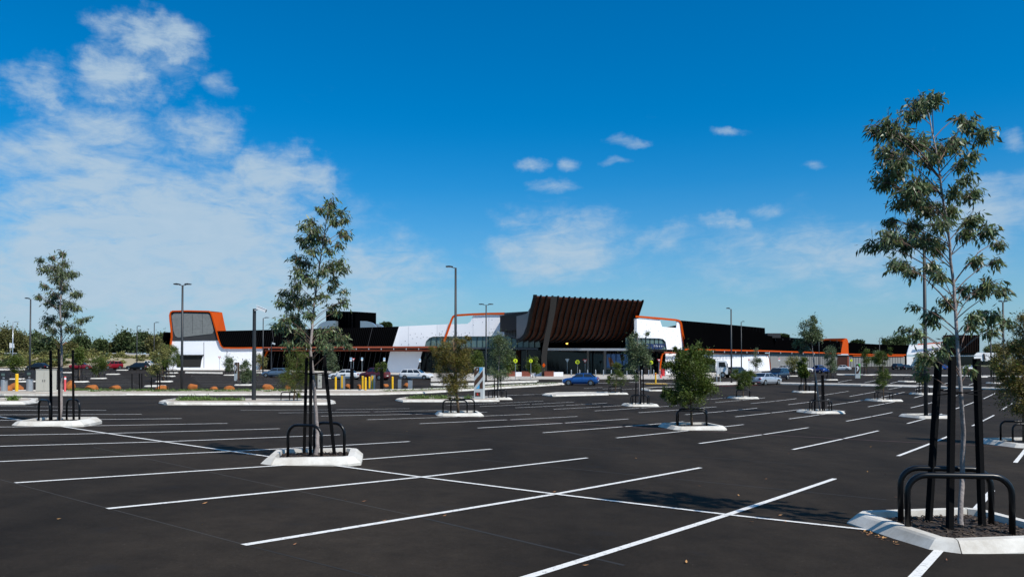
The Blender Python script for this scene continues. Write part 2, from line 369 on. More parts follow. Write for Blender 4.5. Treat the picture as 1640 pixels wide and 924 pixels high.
ISLANDS0 = {(0, 0), (0, 4), (0, 8)}
for r, (i0, i1) in enumerate([(-2, 13), (-2, 15), (-2, 17), (-1, 13), (-3, 8), (-3, 7)]):
    for i in range(i0, i1):
        u, v = ROWU[r], V0 + i * BW
        if r == 3: v += .1
        fx, fy = gridpx(u, v)
        if fx < -350 or fx > 2000: continue
        if r == 1 and i > 11: continue
        if r == 2 and i > 12: continue
        if r == 3 and i > 9: continue
        if r == 0:
            paint(gridG(u - BL / 2, v), gridG(u, v)); paint(gridG(u, v), gridG(u + BL / 2, v))
        else:
            paint(gridG(u - BL / 2, v), gridG(u - .12, v)); paint(gridG(u + .12, v), gridG(u + BL / 2, v))
for i in range(-2, 12):     # centre line of the first row
    paint(gridG(ROWU[0], V0 + i * BW), gridG(ROWU[0], V0 + (i + 1) * BW), .09, 'centre_line', dz=.009)
mat('drain', (.055, .022, .016), .8, var=.4, scale=2)
for r, (i0, i1) in {1: (-2, 11), 2: (-2, 9), 3: (0, 9)}.items():
    for i in range(i0, i1):
        paint(gridG(ROWU[r], V0 + i * BW), gridG(ROWU[r], V0 + (i + 1) * BW), .14 if r == 1 else .1, 'drain_strip', 'drain', .003)

# ------------------------------------------------------------------ kerbed islands
def ring(c, a, z, rz, ch):
    """chamfered square, side a, corner cut ch"""
    h = a / 2; pts = [(-h + ch, -h), (h - ch, -h), (h, -h + ch), (h, h - ch), (h - ch, h), (-h + ch, h), (-h, h - ch), (-h, -h + ch)]
    M = Matrix.Rotation(rz, 3, 'Z'); return [c + M @ Vector((x, y, z)) for x, y in pts]
def tree_island(c, a, label, group=None, near=False, rz=R(9)):
    t = thing('kerb_island', c, label, 'kerb', group)
    prof = [(0, -.2), (0, .035), (.10, .13), (.13, .15), (.24, .15), (.25, .07)]
    ch0 = .22
    rings = [ring(Vector(c), a - 2 * i, z, rz, max(.05, ch0 - i * .59)) for i, z in prof]
    gap = .004 if near else .0
    for s in range(4):          # four kerb pieces, joints at one end of each side
        idx = [(2 * s) % 8, (2 * s + 1) % 8, (2 * s + 2) % 8]
        mb = MB(); k = len(prof); vs = []
        for rg in rings:
            p = [rg[j].copy() for j in idx]
            p[0] = p[0] + (p[1] - p[0]).normalized() * (.002 + gap); p[2] = p[2] + (p[1] - p[2]).normalized() * (.002 + gap)
            vs += p
        fs = [(i * 3 + j, i * 3 + j + 1, (i + 1) * 3 + j + 1, (i + 1) * 3 + j) for i in range(k - 1) for j in range(2)]
        fs += [tuple(i * 3 for i in range(k)), tuple(i * 3 + 2 for i in range(k - 1, -1, -1))]
        mb.add(vs, fs); mb.build('kerb_stone', 'concrete', t)
    inner = ring(Vector(c), a - .5, .075, rz, .06)
    mb = MB(); mb.add([Vector(c) + Vector((0, 0, .11))] + inner, [(0, 1 + i, 1 + (i + 1) % 8) for i in range(8)]); mb.build('mulch_bed', 'mulch', t)
    if near:
        mb = MB(); hh = a / 2 - .27; M = Matrix.Rotation(rz, 3, 'Z')
        for _ in range(700 if a > 1.85 else 420):
            p = Vector(c) + M @ Vector((random.uniform(-hh, hh), random.uniform(-hh, hh), 0))
            dd = max(abs((p - Vector(c)).x), abs((p - Vector(c)).y)) / hh
            p.z = c[2] + .112 - .035 * dd + random.uniform(-.004, .016)
            rot = Matrix.Rotation(random.uniform(0, 6.3), 3, 'Z') @ Matrix.Rotation(random.uniform(-.5, .5), 3, 'X') @ Matrix.Rotation(random.uniform(-.4, .4), 3, 'Y')
            mb.box(p, (random.uniform(.03, .09), random.uniform(.01, .025), .006), rot=rot)
        o = mb.build('bark_mulch', 'chip', t); o['kind'] = 'stuff'
    return t
def hoop(p0, p1, h, r, label, group, n=8, bend=.16):
    """black bent-pipe tree guard between two foot points"""
    p0 = Vector(p0); p1 = Vector(p1); z = max(p0.z, p1.z) + h; d = p1 - p0; d.z = 0; L = d.length; d.normalize()
    q0 = Vector((p0.x, p0.y, z)); q1 = Vector((p1.x, p1.y, z)); b = min(bend, L * .3); pts = [p0 - Vector((0, 0, .1)), q0 - Vector((0, 0, b))]
    for k in range(1, 6):
        a = k / 6 * math.pi / 2; pts.append(q0 + d * (b * (1 - math.cos(a))) + Vector((0, 0, -b + b * math.sin(a))))
    pts += [q0 + d * b, q1 - d * b]
    for k in range(1, 6):
        a = math.pi / 2 * (1 - k / 6); pts.append(q1 - d * (b * (1 - math.cos(a))) + Vector((0, 0, -b + b * math.sin(a))))
    pts += [q1 - Vector((0, 0, b)), p1 - Vector((0, 0, .1))]
    mb = MB(); mb.tube(pts, r, n); o = mb.build('tree_guard', 'black_steel', smooth=True)
    return tag(o, label, 'guard rail', group)
def stake(b, t, w, label, group):
    b = Vector(b); t = Vector(t); d = (t - b).normalized(); b = b - d * .15
    rot = Vector((0, 0, 1)).rotation_difference(d).to_matrix() @ Matrix.Rotation(random.uniform(0, .5), 3, 'Z')
    mb = MB(); mb.box((b + t) / 2, (w, w, (t - b).length), rot=rot); o = mb.build('stake', 'stake'); return tag(o, label, 'stake', group)

# ------------------------------------------------------------------ foliage
def leaf_mesh(name, base, direc, length, width, m, parent, fold=.25):
    """base (n,3), direc (n,3); kite-shaped folded leaves"""
    n = len(base); d = direc / np.linalg.norm(direc, axis=1)[:, None]
    rv = rng.normal(size=(n, 3)); s = np.cross(d, rv); s /= np.linalg.norm(s, axis=1)[:, None] + 1e-9
    nn = np.cross(d, s); L = length[:, None]; W = width[:, None] * .5
    v = np.stack([base, base + d * L * .4 + s * W + nn * W * fold, base + d * L, base + d * L * .4 - s * W + nn * W * fold], 1).reshape(-1, 3)
    if parent is not None: v = v - np.array(ORG[parent.name])
    me = bpy.data.meshes.new(name)
    me.vertices.add(4 * n); me.vertices.foreach_set('co', v.astype(np.float32).ravel())
    me.loops.add(4 * n); me.loops.foreach_set('vertex_index', np.arange(4 * n, dtype=np.int32))
    me.polygons.add(n); me.polygons.foreach_set('loop_start', np.arange(0, 4 * n, 4, dtype=np.int32)); me.polygons.foreach_set('loop_total', np.full(n, 4, dtype=np.int32))
    me.update(calc_edges=True); me.validate()
    for q in (m if isinstance(m, (list, tuple)) else [m]): me.materials.append(MAT[q])
    if isinstance(m, (list, tuple)):
        me.polygons.foreach_set('material_index', (rng.random(n) < .14).astype(np.int32))
    o = bpy.data.objects.new(name, me); COL.objects.link(o)
    if parent is not None: o.parent = parent; ORG[o.name] = ORG[parent.name]
    return o
def along(path, t):
    k = min(int(t * (len(path) - 1)), len(path) - 2); f = t * (len(path) - 1) - k; return path[k].lerp(path[k + 1], f)
def gum_tree(base, trunk_px, clumps, d, label, leaf, dens=1.0, leaf_len=.09, r0=.05, mats=('leaf_gum', 'leaf_young'), spread=.6):
    """young eucalypt: trunk and limbs laid out from the photo at the trunk's distance, leaves hung on twigs"""
    t = thing('gum_tree', base, label, 'tree')
    path = [Vector((base[0], base[1], base[2] - .1))]
    for k, (x, y) in enumerate(trunk_px): path.append(P(x, y, d + .12 * math.sin(k * 1.3)))
    n = len(path); rad = [r0 * (1 - .86 * (i / (n - 1)) ** 1.15) for i in range(n)]; rad[0] *= 1.25
    fine = []; fr = []
    for i in range(n - 1):
        for j in range(3): f = j / 3; fine.append(path[i].lerp(path[i + 1], f) + Vector((random.uniform(-.006, .006), random.uniform(-.006, .006), 0))); fr.append(rad[i] * (1 - f) + rad[i + 1] * f)
    fine.append(path[-1]); fr.append(rad[-1])
    mb = MB(); mb.tube(fine, fr, 10); mb.build('trunk', 'bark_gum', t, smooth=True)
    zs = [p.z for p in path]; tw = MB(); LB = []; LD = []
    s = d / F
    for (cx, cy, cr) in clumps:
        dep = random.uniform(-1, 1) * spread
        c = P(cx, cy, d + dep); rr = cr * s * 1.2
        # leaves the trunk below the clump; further out leaves it lower
        horiz = abs(c.x - np.interp(c.z, zs, [p.x for p in path])) + abs(dep) * .7
        za = max(zs[0] + 1.0, min(c.z - .35 * horiz - .1, zs[-1] - .15)); k = np.interp(za, zs, np.arange(n)) / (n - 1)
        a = along(path, float(k))
        mid = a.lerp(c, .55) + Vector((0, 0, .10 * horiz)); L = (c - a).length
        limb = [a, a.lerp(mid, .5) + Vector((0, 0, .02 * L)), mid, mid.lerp(c, .5) + Vector((0, 0, .03 * L)), c]
        rb = .004 + .006 * min(1, L / 1.2); tw.tube(limb, [rb, rb * .8, rb * .62, rb * .45, rb * .25], 5)
        nl = max(8, int(dens * 2.9 * (cr ** 1.35))); ntw = max(4, int(nl / 5))
        for _ in range(ntw):
            dr = Vector(rng.normal(size=3)); dr.normalize(); dr.z = dr.z * .8 + .1
            st = limb[3].lerp(c, random.random()) if random.random() < .6 else mid.lerp(c, random.uniform(.3, 1))
            en = c + Vector((dr.x, dr.y, dr.z)) * rr * random.uniform(.3, 1.1)
            mm = st.lerp(en, .5) + Vector((0, 0, .12 * (en - st).length))
            tw.tube([st, mm, en], [.0035, .0028, .0015], 3, caps=False)
            for _ in range(max(2, int(nl / ntw))):
                f = random.uniform(.15, 1.05) ; p = (mm.lerp(en, (f - .5) * 2) if f > .5 else st.lerp(mm, f * 2))
                dd = (en - st).normalized() * .3 + Vector(rng.normal(size=3)) * .42 + Vector((0, 0, -.8))
                LB.append(p + Vector(rng.normal(size=3)) * .022); LD.append(dd)
    tie = MB(); zz = base[2] + 1.55; pa = along(path, float(np.interp(zz, zs, np.arange(n)) / (n - 1)))
    for kx in (-.26, .22): tie.tube([pa + Vector((kx, -.05, .03)), pa + Vector((0, -.06, 0)), pa + Vector((kx, .03, -.03))], .008, 4)
    tie.build('tie_strap', 'stake', t); tw.build('limbs', 'twig', t, recalc=False)['kind'] = 'stuff'
    LB = np.array(LB); LD = np.array(LD); m = len(LB)
    ln = leaf_len * rng.uniform(.6, 1.25, m)
    leaf_mesh('crown', LB, LD, ln, ln * rng.uniform(.20, .33, m), list(mats) if leaf == 'gum' else leaf, t)
    return t
def bushy(name, base, crowns, d, label, m, n=2500, leaf_len=.07, wr=.28, trunk_r=.035, group=None, clump=.16, up=.15, cat='tree', trunkm='bark_brown', stems=1, nclump=None, droop=0.0):
    """crown from clumps of small leaves spread through ellipsoids given by photo position"""
    t = thing(name, base, label, cat, group); s = d / F
    E = [(P(x, y, d + random.uniform(-.15, .15) * rx * s), rx * s, ry * s) for x, y, rx, ry in crowns]
    vol = np.array([max(1e-4, a * a * b) ** .8 for _, a, b in E]); vol /= vol.sum()
    top = max(c.z + b * .5 for c, a, b in E); mb = MB()
    ctr = sum((c * w for (c, a, b), w in zip(E, vol)), Vector())
    for k in range(stems):
        b0 = Vector((base[0], base[1], base[2] - .1)) + Vector((random.uniform(-.05, .05), 0, 0)) * (k > 0)
        q = Vector((ctr.x, ctr.y, top)); pts = [b0.lerp(q, f) + Vector((random.uniform(-1, 1), random.uniform(-1, 1), 0)) * .03 * f for f in (0, .25, .5, .75, 1)]
        mb.tube(pts, [trunk_r * 1.1, trunk_r * .9, trunk_r * .65, trunk_r * .4, trunk_r * .12], 7)
    mb.build('trunk', trunkm, t, smooth=True)
    lb = MB(); nc = nclump or max(22, n // 60); C = []; Rr = []
    while len(C) < nc:
        k = rng.choice(len(E), p=vol); c, a, b = E[k]; v = rng.normal(size=3); v /= np.linalg.norm(v); v *= rng.random() ** .42
        q = np.array([c.x + v[0] * a, c.y + v[1] * a, c.z + v[2] * b]); C.append(q); Rr.append(clump * (.6 + .8 * rng.random()) * min(a, b))
    C = np.array(C); Rr = np.array(Rr)
    tr = [Vector((base[0], base[1], base[2])).lerp(Vector((ctr.x, ctr.y, top)), f) for f in np.linspace(0, 1, 12)]
    for q in C[::max(1, nc // 60)]:
        q = Vector(q); zt = max(base[2] + .3, q.z - .5 * math.hypot(q.x - ctr.x, q.y - ctr.y) - .1); a = min(tr, key=lambda p: abs(p.z - zt))
        lb.tube([a, a.lerp(q, .5) + Vector((0, 0, .04)), q], [trunk_r * .18, trunk_r * .12, trunk_r * .05], 4, caps=False)
    if lb.v: lb.build('limbs', trunkm, t, recalc=False)['kind'] = 'stuff'
    n = int(n * 3.6); leaf_len *= 1.12; wr *= 1.15; k = rng.integers(0, nc, n); off = rng.normal(size=(n, 3)) * (Rr[k] * rng.choice([.7, 1.0, 1.6], n, p=[.52, .41, .07]))[:, None]; B = C[k] + off
    ax = np.array([ctr.x, ctr.y, ctr.z - .3]); D = (B - ax); D /= np.linalg.norm(D, axis=1)[:, None] + 1e-6
    D = D * .6 + rng.normal(size=(n, 3)) * .6 + np.array([0, 0, up - droop]); B[:, 2] = np.maximum(B[:, 2], base[2] + .12)
    ln = leaf_len * rng.uniform(.5, 1.4, n); leaf_mesh('crown', B, D, ln, ln * wr * rng.uniform(.7, 1.3, n), m, t)
    return t

# ------------------------------------------------------------------ the three staked gums of the near rows
C0 = G(1540, 857); C1 = G(503, 737.5); C2 = G(93, 679.5)
tree_island(C0, 1.93, 'pale kerb square with bark mulch under the tallest staked gum', near=True)
tree_island(C1, 1.78, 'pale kerb square under the leaning-staked gum, beside crossing bay lines', near=True)
tree_island(C2, 1.85, 'pale kerb square under the slim gum facing the grey cabinet', near=True)
tall, lean, slim = 'tallest gum with pink-barked trunk', 'gum whose right-hand stake leans', 'slim gum facing the grey cabinet'
def near_set(c, hoops, stakes, d, who, labels, hh=.66, sw=.058, pr=.028):
    z = c.z + .06
    for (x0, y0, x1, y1) in hoops:
        hoop((c.x + x0, c.y + y0, z), (c.x + x1, c.y + y1, z), hh, pr, 'black bent-pipe guard round the ' + who, 'pipe guards round the ' + who, n=12, bend=.2)
    for (xb, yb, xt, yt, dd), lb in zip(stakes, labels):
        b = P(xb, yb, d + dd); b.z = z; t = P(xt, yt, d + dd)
        stake(b, t, sw, lb, 'stakes beside the ' + who)
d0, d1, d2 = C0.y, C1.y, C2.y
near_set(C0, [(-.72, -.22, .36, -.36), (-.52, .36, .46, .2)], [(1487, 836, 1503, 580, .3), (1521, 853, 1525, 571, -.15), (1573, 847, 1564, 574, .05)], d0, tall, ('black stake farthest from the trunk of the tallest gum, tilting towards it', 'upright black stake close beside the trunk of the tallest gum', 'black stake of the tallest gum standing between trunk and bay line'), .66, .06, .034)
near_set(C1, [(-.46, -.12, .22, -.35), (-.10, .42, .53, .18)], [(487, 728, 491, 573, .2), (497, 733, 498, 571, -.1), (536, 730, 519, 570, .1)], d1, lean, ('thicker of the two paired black stakes by the white-trunked gum', 'slimmer upright black stake paired beside the white-trunked gum', 'black stake leaning strongly inward beside the white-trunked gum'), .62)
near_set(C2, [(-.66, .2, -.06, -.3), (.02, .4, .62, -.05)], [(82, 673, 81, 561, .2), (95, 677, 94, 558, -.2), (118, 675, 116.5, 560, .0)], d2, slim, ('black stake of the slim gum standing before the grey cabinet', 'black stake touching the trunk of the slim gum', 'black stake of the slim gum standing beside the red bollard'), .62)

cl0 = [(1475,169,25),(1493,163,18),(1460,182,22),(1418,206,28),(1399,209,14),(1436,221,22),(1415,245,20),(1439,257,24),(1411,294,20),(1427,275,24),(1460,233,24),(1475,230,20),(1554,200,17),(1578,215,18),(1540,190,10),
       (1533,230,22),(1542,263,16),(1563,248,11),(1511,242,24),(1487,257,20),(1463,300,27),(1460,318,27),(1487,300,20),(1527,309,16),(1557,312,19),(1548,288,14),(1481,336,28),(1518,339,20),(1439,327,17),(1424,354,11),
       (1557,354,19),(1584,372,19),(1602,391,11),(1548,372,18),(1421,382,21),(1390,394,13),(1445,391,24),(1475,385,24),(1499,397,18),(1505,360,18),(1460,362,18),(1436,426,17),(1454,435,13),(1490,426,15),(1502,441,14),(1566,417,14),(1599,420,11),
       (1584,457,17),(1569,466,15),(1608,466,11),(1542,463,12),(1518,484,15),(1490,502,13),(1466,535,13),(1448,529,8),(1493,514,11),(1560,508,15),(1590,508,15),(1614,517,11),(1587,532,11),(1554,523,12),(1460,490,6),(1505,560,11),(1481,572,15),(1475,599,10),(1554,593,8),(1520,545,10)]
gum_tree(rest(C0, .08), [(1537,820),(1541,760),(1543,690),(1539,640),(1537,590),(1531,500),(1525,440),(1518,370),(1508,300),(1500,240),(1490,195),(1480,160)], cl0, d0 + .05,
         'tallest young gum with open leafy crown and blotched pink trunk', 'gum', dens=1.3, leaf_len=.088, r0=.030, spread=.5)
cl1 = [(528,327,14),(512,336,10),(528,341,14),(550,341,10),(552,353,10),(498,355,12),(486,365,9),(505,370,18),(536,353,12),(552,374,11),(559,378,7),(500,384,18),(481,384,9),(486,393,10),(519,384,15),(545,393,9),(529,403,10),(500,403,12),
       (476,417,14),(474,434,12),(490,422,14),(488,443,16),(543,422,14),(550,431,10),(531,429,15),(517,434,15),(536,448,10),(500,450,14),(474,458,16),(452,469,10),(469,474,16),(448,485,9),(462,489,14),(481,486,18),(495,481,12),(533,462,10),(552,467,8),(519,474,12),
       (552,484,10),(536,493,12),(543,500,8),(469,508,18),(455,512,12),(479,520,14),(438,522,9),(452,522,12),(495,505,12),(480,533,12),(461,552,12),(517,535,14),(544,541,12),(535,528,10),(489,550,10),(515,552,12),(546,542,12),(561,552,8),(511,531,10)]
gum_tree(rest(C1, .08), [(508,715),(508,690),(505,640),(500,590),(497,560),(500,520),(503,490),(508,450),(514,410),(520,370),(526,332)], cl1, d1,
         'young gum with white trunk and dense narrow crown, one stake leaning', 'gum', dens=1.5, leaf_len=.098, r0=.042, spread=.55)
cl2 = [(100,406,8),(62,416,7),(82,413,8),(72,432,12),(88,429,14),(105,422,10),(114,439,10),(121,439,7),(92,448,16),(69,458,8),(101,461,14),(88,474,16),(121,471,10),(127,471,7),(59,476,8),(79,484,12),(111,487,12),(124,494,9),(105,504,12),(79,510,12),(72,520,10),(95,517,8),(111,526,12),(131,513,9),(142,510,6),(127,530,9),(85,530,10),(72,543,10),(96,490,12),(98,440,14)]
gum_tree(rest(C2, .08), [(98,655),(98,630),(99,572),(98,536),(96.5,497),(98,455),(100,410)], cl2, d2,
         'slim blue-green gum with a narrow crown, facing the grey cabinet', 'leaf_gum_grey', dens=2.6, leaf_len=.105, r0=.05, spread=.7)

# ------------------------------------------------------------------ islands and small trees further off
def small_island(px, py, size, who, hoops=True, stakes=0, hs=.62, stake_h=1.9, sway=0):
    c = G(px, py); n = who
    tree_island(c, size, 'pale kerb square under the ' + n)
    z = c.z + .06; h = size * .26
    if hoops:
        for (sx, sy) in ((-.13, -.32), (.13, .32)):
            hoop((c.x - h + sx, c.y + sy * size * .8, z), (c.x + h + sx, c.y + sy * size * .8 - .06, z), hs, .032, 'black bent-pipe guard round the ' + n, 'pipe guards round the ' + n, n=6)
    for k in range(stakes):
        a = k * 2.1 + .5; b = Vector((c.x + .3 * math.cos(a), c.y + .3 * math.sin(a), z))
        stake(b, b + Vector((-.06 * math.cos(a), -.06 * math.sin(a), stake_h)), .06, 'black timber stake beside the ' + n, 'stakes beside the ' + n)
    return c
# (px, py of island, size, description, crown ellipses in px, leaf material, leaves, hoops, stakes)
IS = [
 (1640, 713, 2.0, 'rusty-green bushy tree ending the drain-strip row', [(1628,590,34,45),(1645,560,32,38),(1650,630,40,48),(1612,600,18,22),(1625,650,25,22),(1655,520,26,30)], ['leaf_rust','leaf_fine'], 5200, True, 0, .085, .2),
 (1108, 686, 2.0, 'roundest dark green bushy tree on the drain-strip row', [(1105,600,32,32),(1085,590,20,20),(1100,632,36,19),(1076,632,16,13),(1127,622,17,20),(1128,575,16,18),(1105,570,24,14),(1118,560,10,12),(1085,565,14,10)], 'leaf_fine', 10500, True, 0, .078, .22),
 (735, 665, 2.0, 'tawny bushy tree in front of the striped pylon', [(722,562,28,22),(734,575,22,34),(708,585,15,24),(730,612,20,20),(746,585,9,18),(697,560,12,12),(726,630,14,9),(738,545,14,8)], ['leaf_rust','leaf_fine'], 7000, True, 0, .075, .18),
 (470, 644.5, 2.0, 'feathery olive tree beside the camera pole strip', [(478,592,22,32),(470,610,22,18),(488,580,14,20),(460,600,10,14),(480,628,12,8)], ['leaf_fine','leaf_rust'], 5000, True, 0, .08, .18),
 (985, 631, 2.0, 'small ragged green tree at the tip of the triangle island', [(990,605,13,15),(975,606,9,7),(1000,600,8,10),(988,588,8,10),(995,615,8,6)], 'leaf_fine', 2200, True, 0, .1, .2),
 (1190, 638, 2.0, 'squat dense shrub tree near the silver sedan', [(1190,603,17,14),(1178,600,9,8),(1202,602,10,9),(1190,615,13,8)], 'leaf_fine', 3000, True, 0, .1, .2),
 (1415, 642, 2.1, 'egg-shaped green shrub tree with wispy top', [(1415,602,12,18),(1412,575,10,12),(1420,568,9,12),(1405,573,8,8),(1415,615,11,10)], 'leaf_fine', 3000, True, 0, .1, .2),
]
for (px, py, sz, who, cr, m, n, hp, st, ll, wr) in IS:
    c = small_island(px, py, sz, who, hp, st)
    bushy('bushy_tree', rest(c, .08), cr, c.y, who, m, n, ll, wr, trunk_r=.045, stems=2 if px in (735, 470) else 1, up=.1, clump=.2)
THIN = [
 (797, 639.5, 2.0, 'grey-green gum with stakes beside the striped pylon', [(800,560,16,22),(793,590,14,16),(812,572,10,14),(798,545,10,10),(805,600,14,10)], 3, 2600, ['leaf_gum_grey', 'leaf_fine'], (800,560)),
 (1025, 650, 1.95, 'wispy grey gum with white trunk and three stakes', [(1022,565,16,20),(1015,545,10,12),(1030,540,10,10),(1012,580,12,16),(1034,575,10,14),(1022,600,12,8)], 3, 2300, 'leaf_gum_grey', (1022,560)),
 (1314, 661, 2.0, 'slender forked gum on the third bay row', [(1298,523,12,12),(1290,540,14,10),(1306,535,12,12),(1282,550,10,8),(1310,550,8,8),(1300,512,8,6),(1274,548,8,6),(1290,560,9,6)], 3, 1900, 'leaf_gum_grey', (1301,540)),
]
for (px, py, sz, who, cr, st, n, m, tp) in THIN:
    c = small_island(px, py, sz, who, True, st, stake_h=2.0)
    bushy('gum_tree', rest(c, .08), cr, c.y, who, m, n, .1, .32, trunk_r=.045, up=-.1, trunkm='bark_gum', clump=.3, droop=.3)
# lamp island and far small islands
c = G(1484, 668.5); tree_island(c, 2.0, 'pale kerb square round the foot of the tall lamp pole')
SM = [  # far islands with a small tree: px, py, crown, stakes, label
 (1288, 628.3, [(1287,585,7,9),(1287,597,8,6)], 3, 'thin staked sapling just before the long kerb'),
 (1478, 631.5, [(1476,590,8,14),(1474,570,6,8),(1480,605,7,8)], 3, 'drooping staked sapling behind the lamp pole island'),
 (1329, 608.7, [(1331,570,9,14),(1333,585,9,8)], 2, 'upright grey sapling near the blue utility'),
 (1268, 602.5, [(1268,582,11,10),(1270,590,10,6)], 0, 'round yellow-green shrub tree behind the dark blue sport wagon'),
 (1595, 614, [(1596,585,9,14)], 3, 'hooped sapling beyond the long kerb, by the far lamps'),
 (1212, 597, [(1212,568,6,13),(1211,580,7,8)], 2, 'narrow sapling in front of the white lower wall'),
 (1387, 601, [(1387,572,6,16)], 2, 'narrow dark sapling beside the green pylon'),
 (1406, 600, [(1406,574,8,12)], 0, 'grey sapling between green pylon and far portal'),
 (27, 607.5, [(27,581,11,11),(22,590,8,6)], 0, 'olive shrub tree behind the ticket machines'),
 (127, 612, [(128,566,8,10),(128,580,6,8)], 3, 'bare-stemmed staked sapling in front of the red sedan'),
 (158, 606.5, [(158,585,11,12),(155,592,9,7)], 0, 'leafy green shrub tree in front of the pale four-wheel drive'),
 (263, 611.5, [(250,592,14,9),(255,575,12,12),(262,560,10,10)], 3, 'brownish sapling by the tower wall with hoops'),
 (270, 603, [(270,565,10,14),(266,580,12,10)], 0, 'grey-brown small tree against the tower wall'),
 (276, 597.5, [(280,577,9,12),(279,560,6,8)], 0, 'dark small tree near the black four-wheel drive'),
 (368, 601, [(369,580,10,9),(366,590,8,6)], 0, 'round pale-leaved shrub tree before the white wall'),
 (390, 617, [(391,590,10,12),(395,602,9,8)], 0, 'light green shrub tree near the camera pole'),
 (415, 597, [(416,577,8,11)], 0, 'grey-leaved shrub tree where white wall meets black'),
 (530, 606, [(531,580,11,16),(528,560,8,10)], 0, 'twiggy bare sapling before the black lower wall'),
]
for (px, py, cr, st, who) in SM:
    c = small_island(px, py, 1.8, who, True, st, stake_h=2.0)
    bushy('young_tree', rest(c, .08), cr, c.y, who, random.choice(['leaf_fine', 'leaf_scrub', 'leaf_gum_grey']) if px > 300 else random.choice(['leaf_fine', 'leaf_scrub']), 1100, .16, .34, trunk_r=.045, clump=.3)
for (px, py, who) in [(42, 611.7, 'beside the ticket machines'), (107, 597, 'behind the red-topped bollard'), (181, 599.7, 'behind the leafy green shrub tree'), (249, 619, 'behind the boulder strip stakes'), (196, 593, 'near the dark cars by the bank'), (1569, 604, 'under the far lamps beyond the long kerb'), (1453, 611.5, 'with a lone hoop beyond the long kerb')]:
    c = G(px, py); tree_island(c, 1.9, 'empty pale kerb square ' + who)
    z = c.z + .05
    hoop((c.x - .5, c.y, z), (c.x + .5, c.y, z), .62, .035, 'black bent-pipe guard on the empty kerb square ' + who, None, n=6)

# ------------------------------------------------------------------ long kerbed strips
def kerb_strip(name, front, back, label, fill='gravel', h=.14, stone=2.4, closed=True):
    """raised strip outlined by kerb stones; front and back are lists of photo pixels on the ground"""
    f = [G(*p) for p in front]; b = [G(*p) for p in back]
    poly = f + b[::-1] if closed else f
    t = thing(name, poly[0], label, 'kerb')
    n = len(poly); cx = sum((p for p in poly), Vector()) / n
    # resample outline
    edges = [(poly[i], poly[(i + 1) % n]) for i in range(n if closed else n - 1)]
    for a, bb in edges:
        L = (bb - a).length
        if L < .15: continue
        k = max(1, int(round(L / stone))); d = (bb - a); d.z = 0; d.normalize(); s = Vector((-d.y, d.x, 0))
        if closed:      # inward side
            mid = (a + bb) / 2
            if (cx - mid).dot(s) < 0: s = -s
        else: s = Vector((-d.y, d.x, 0)) if d.x > 0 else Vector((d.y, -d.x, 0))
        for j in range(k):
            p, q = a.lerp(bb, j / k), a.lerp(bb, (j + 1) / k); p = p + d * .006; q = q - d * .006
            p.z = T(p.x, p.y); q.z = T(q.x, q.y); vs = []
            pr = [(0, -.15), (0, .04), (.09, h - .02), (.13, h), (.3, h), (.3, -.15)]
            for e in (p, q): vs += [e + s * o + Vector((0, 0, z)) for o, z in pr]
            m = len(pr); mb = MB(); mb.add(vs, [(i, i + 1, m + i + 1, m + i) for i in range(m - 1)] + [tuple(range(m - 1, -1, -1)), tuple(range(m, 2 * m))])
            mb.build('kerb_stone', 'concrete', t)
    if closed and fill:
        m = min(len(f), len(b)); mb = MB(); A = []; B = []
        for i in range(len(f) - 1):
            for j in range(6):
                u = (i + j / 6) / (len(f) - 1)
                for lst, src in ((A, f), (B, b)):
                    w = u * (len(src) - 1); k = min(int(w), len(src) - 2); lst.append(src[k].lerp(src[k + 1], w - k))
        A.append(f[-1]); B.append(b[-1])
        Ai = [a.lerp(q, .06) for a, q in zip(A, B)]; Bi = [a.lerp(q, .94) for a, q in zip(A, B)]
        for lst in (Ai, Bi):
            for p in lst: p.z = T(p.x, p.y) + h - .03
        mb.strip(Ai, Bi); mb.build('paving' if fill != 'gravel' else 'gravel_bed', fill, t, recalc=False)
    return t, f, b
COVER = {}
def ground_cover(px, py, w, h, key, n=260):
    c = G(px, py); s = c.y / F; c.z += .1
    B = np.array([c]) + rng.normal(size=(n, 3)) * np.array([w * s * .4, .18, .0]); B[:, 2] = c.z + np.abs(rng.normal(size=n)) * h * s * .45
    COVER.setdefault(key, []).append(B)
def finish_cover():
    for key, Bs in COVER.items():
        B = np.concatenate(Bs); n = len(B); D = rng.normal(size=(n, 3)) * .7 + np.array([0, 0, .6]); ln = rng.uniform(.06, .16, n)
        tag(leaf_mesh('ground_cover', B, D, ln, ln * .35, 'leaf_ground', None), key, 'ground cover', kind='stuff')
kerb_strip('kerb_strip', [(254, 646), (268, 648.5), (400, 648.5), (525, 648.5), (538, 646)], [(258, 644), (275, 641.5), (400, 641), (520, 641), (535, 643.5)], 'long pale kerb strip holding the security camera pole')
kerb_strip('kerb_strip', [(-120, 634), (0, 633.5), (200, 633), (400, 633), (600, 632.5), (680, 630), (740, 626.5), (800, 622.5), (860, 619), (904, 616)], [(-120, 627), (0, 627), (200, 627), (400, 626.5), (600, 626), (680, 624.5), (740, 621.5), (800, 618.5), (860, 616), (903, 614.3)], 'long kerb strip with orange boulders dividing the two car parks')
kerb_strip('kerb_strip', [(-60, 648.5), (40, 648), (60, 645.5), (62, 643)], [(-60, 641.5), (40, 641), (52, 641), (58, 642)], 'short kerb strip end beside the slim gum, opposite the ticket machines')
kerb_strip('kerb_strip', [(633, 641.5), (645, 644), (720, 644), (780, 643.5), (800, 643)], [(637, 640), (650, 638.3), (720, 637.5), (780, 637), (800, 637)], 'kerb strip with low plants and the striped brown and blue pylon')
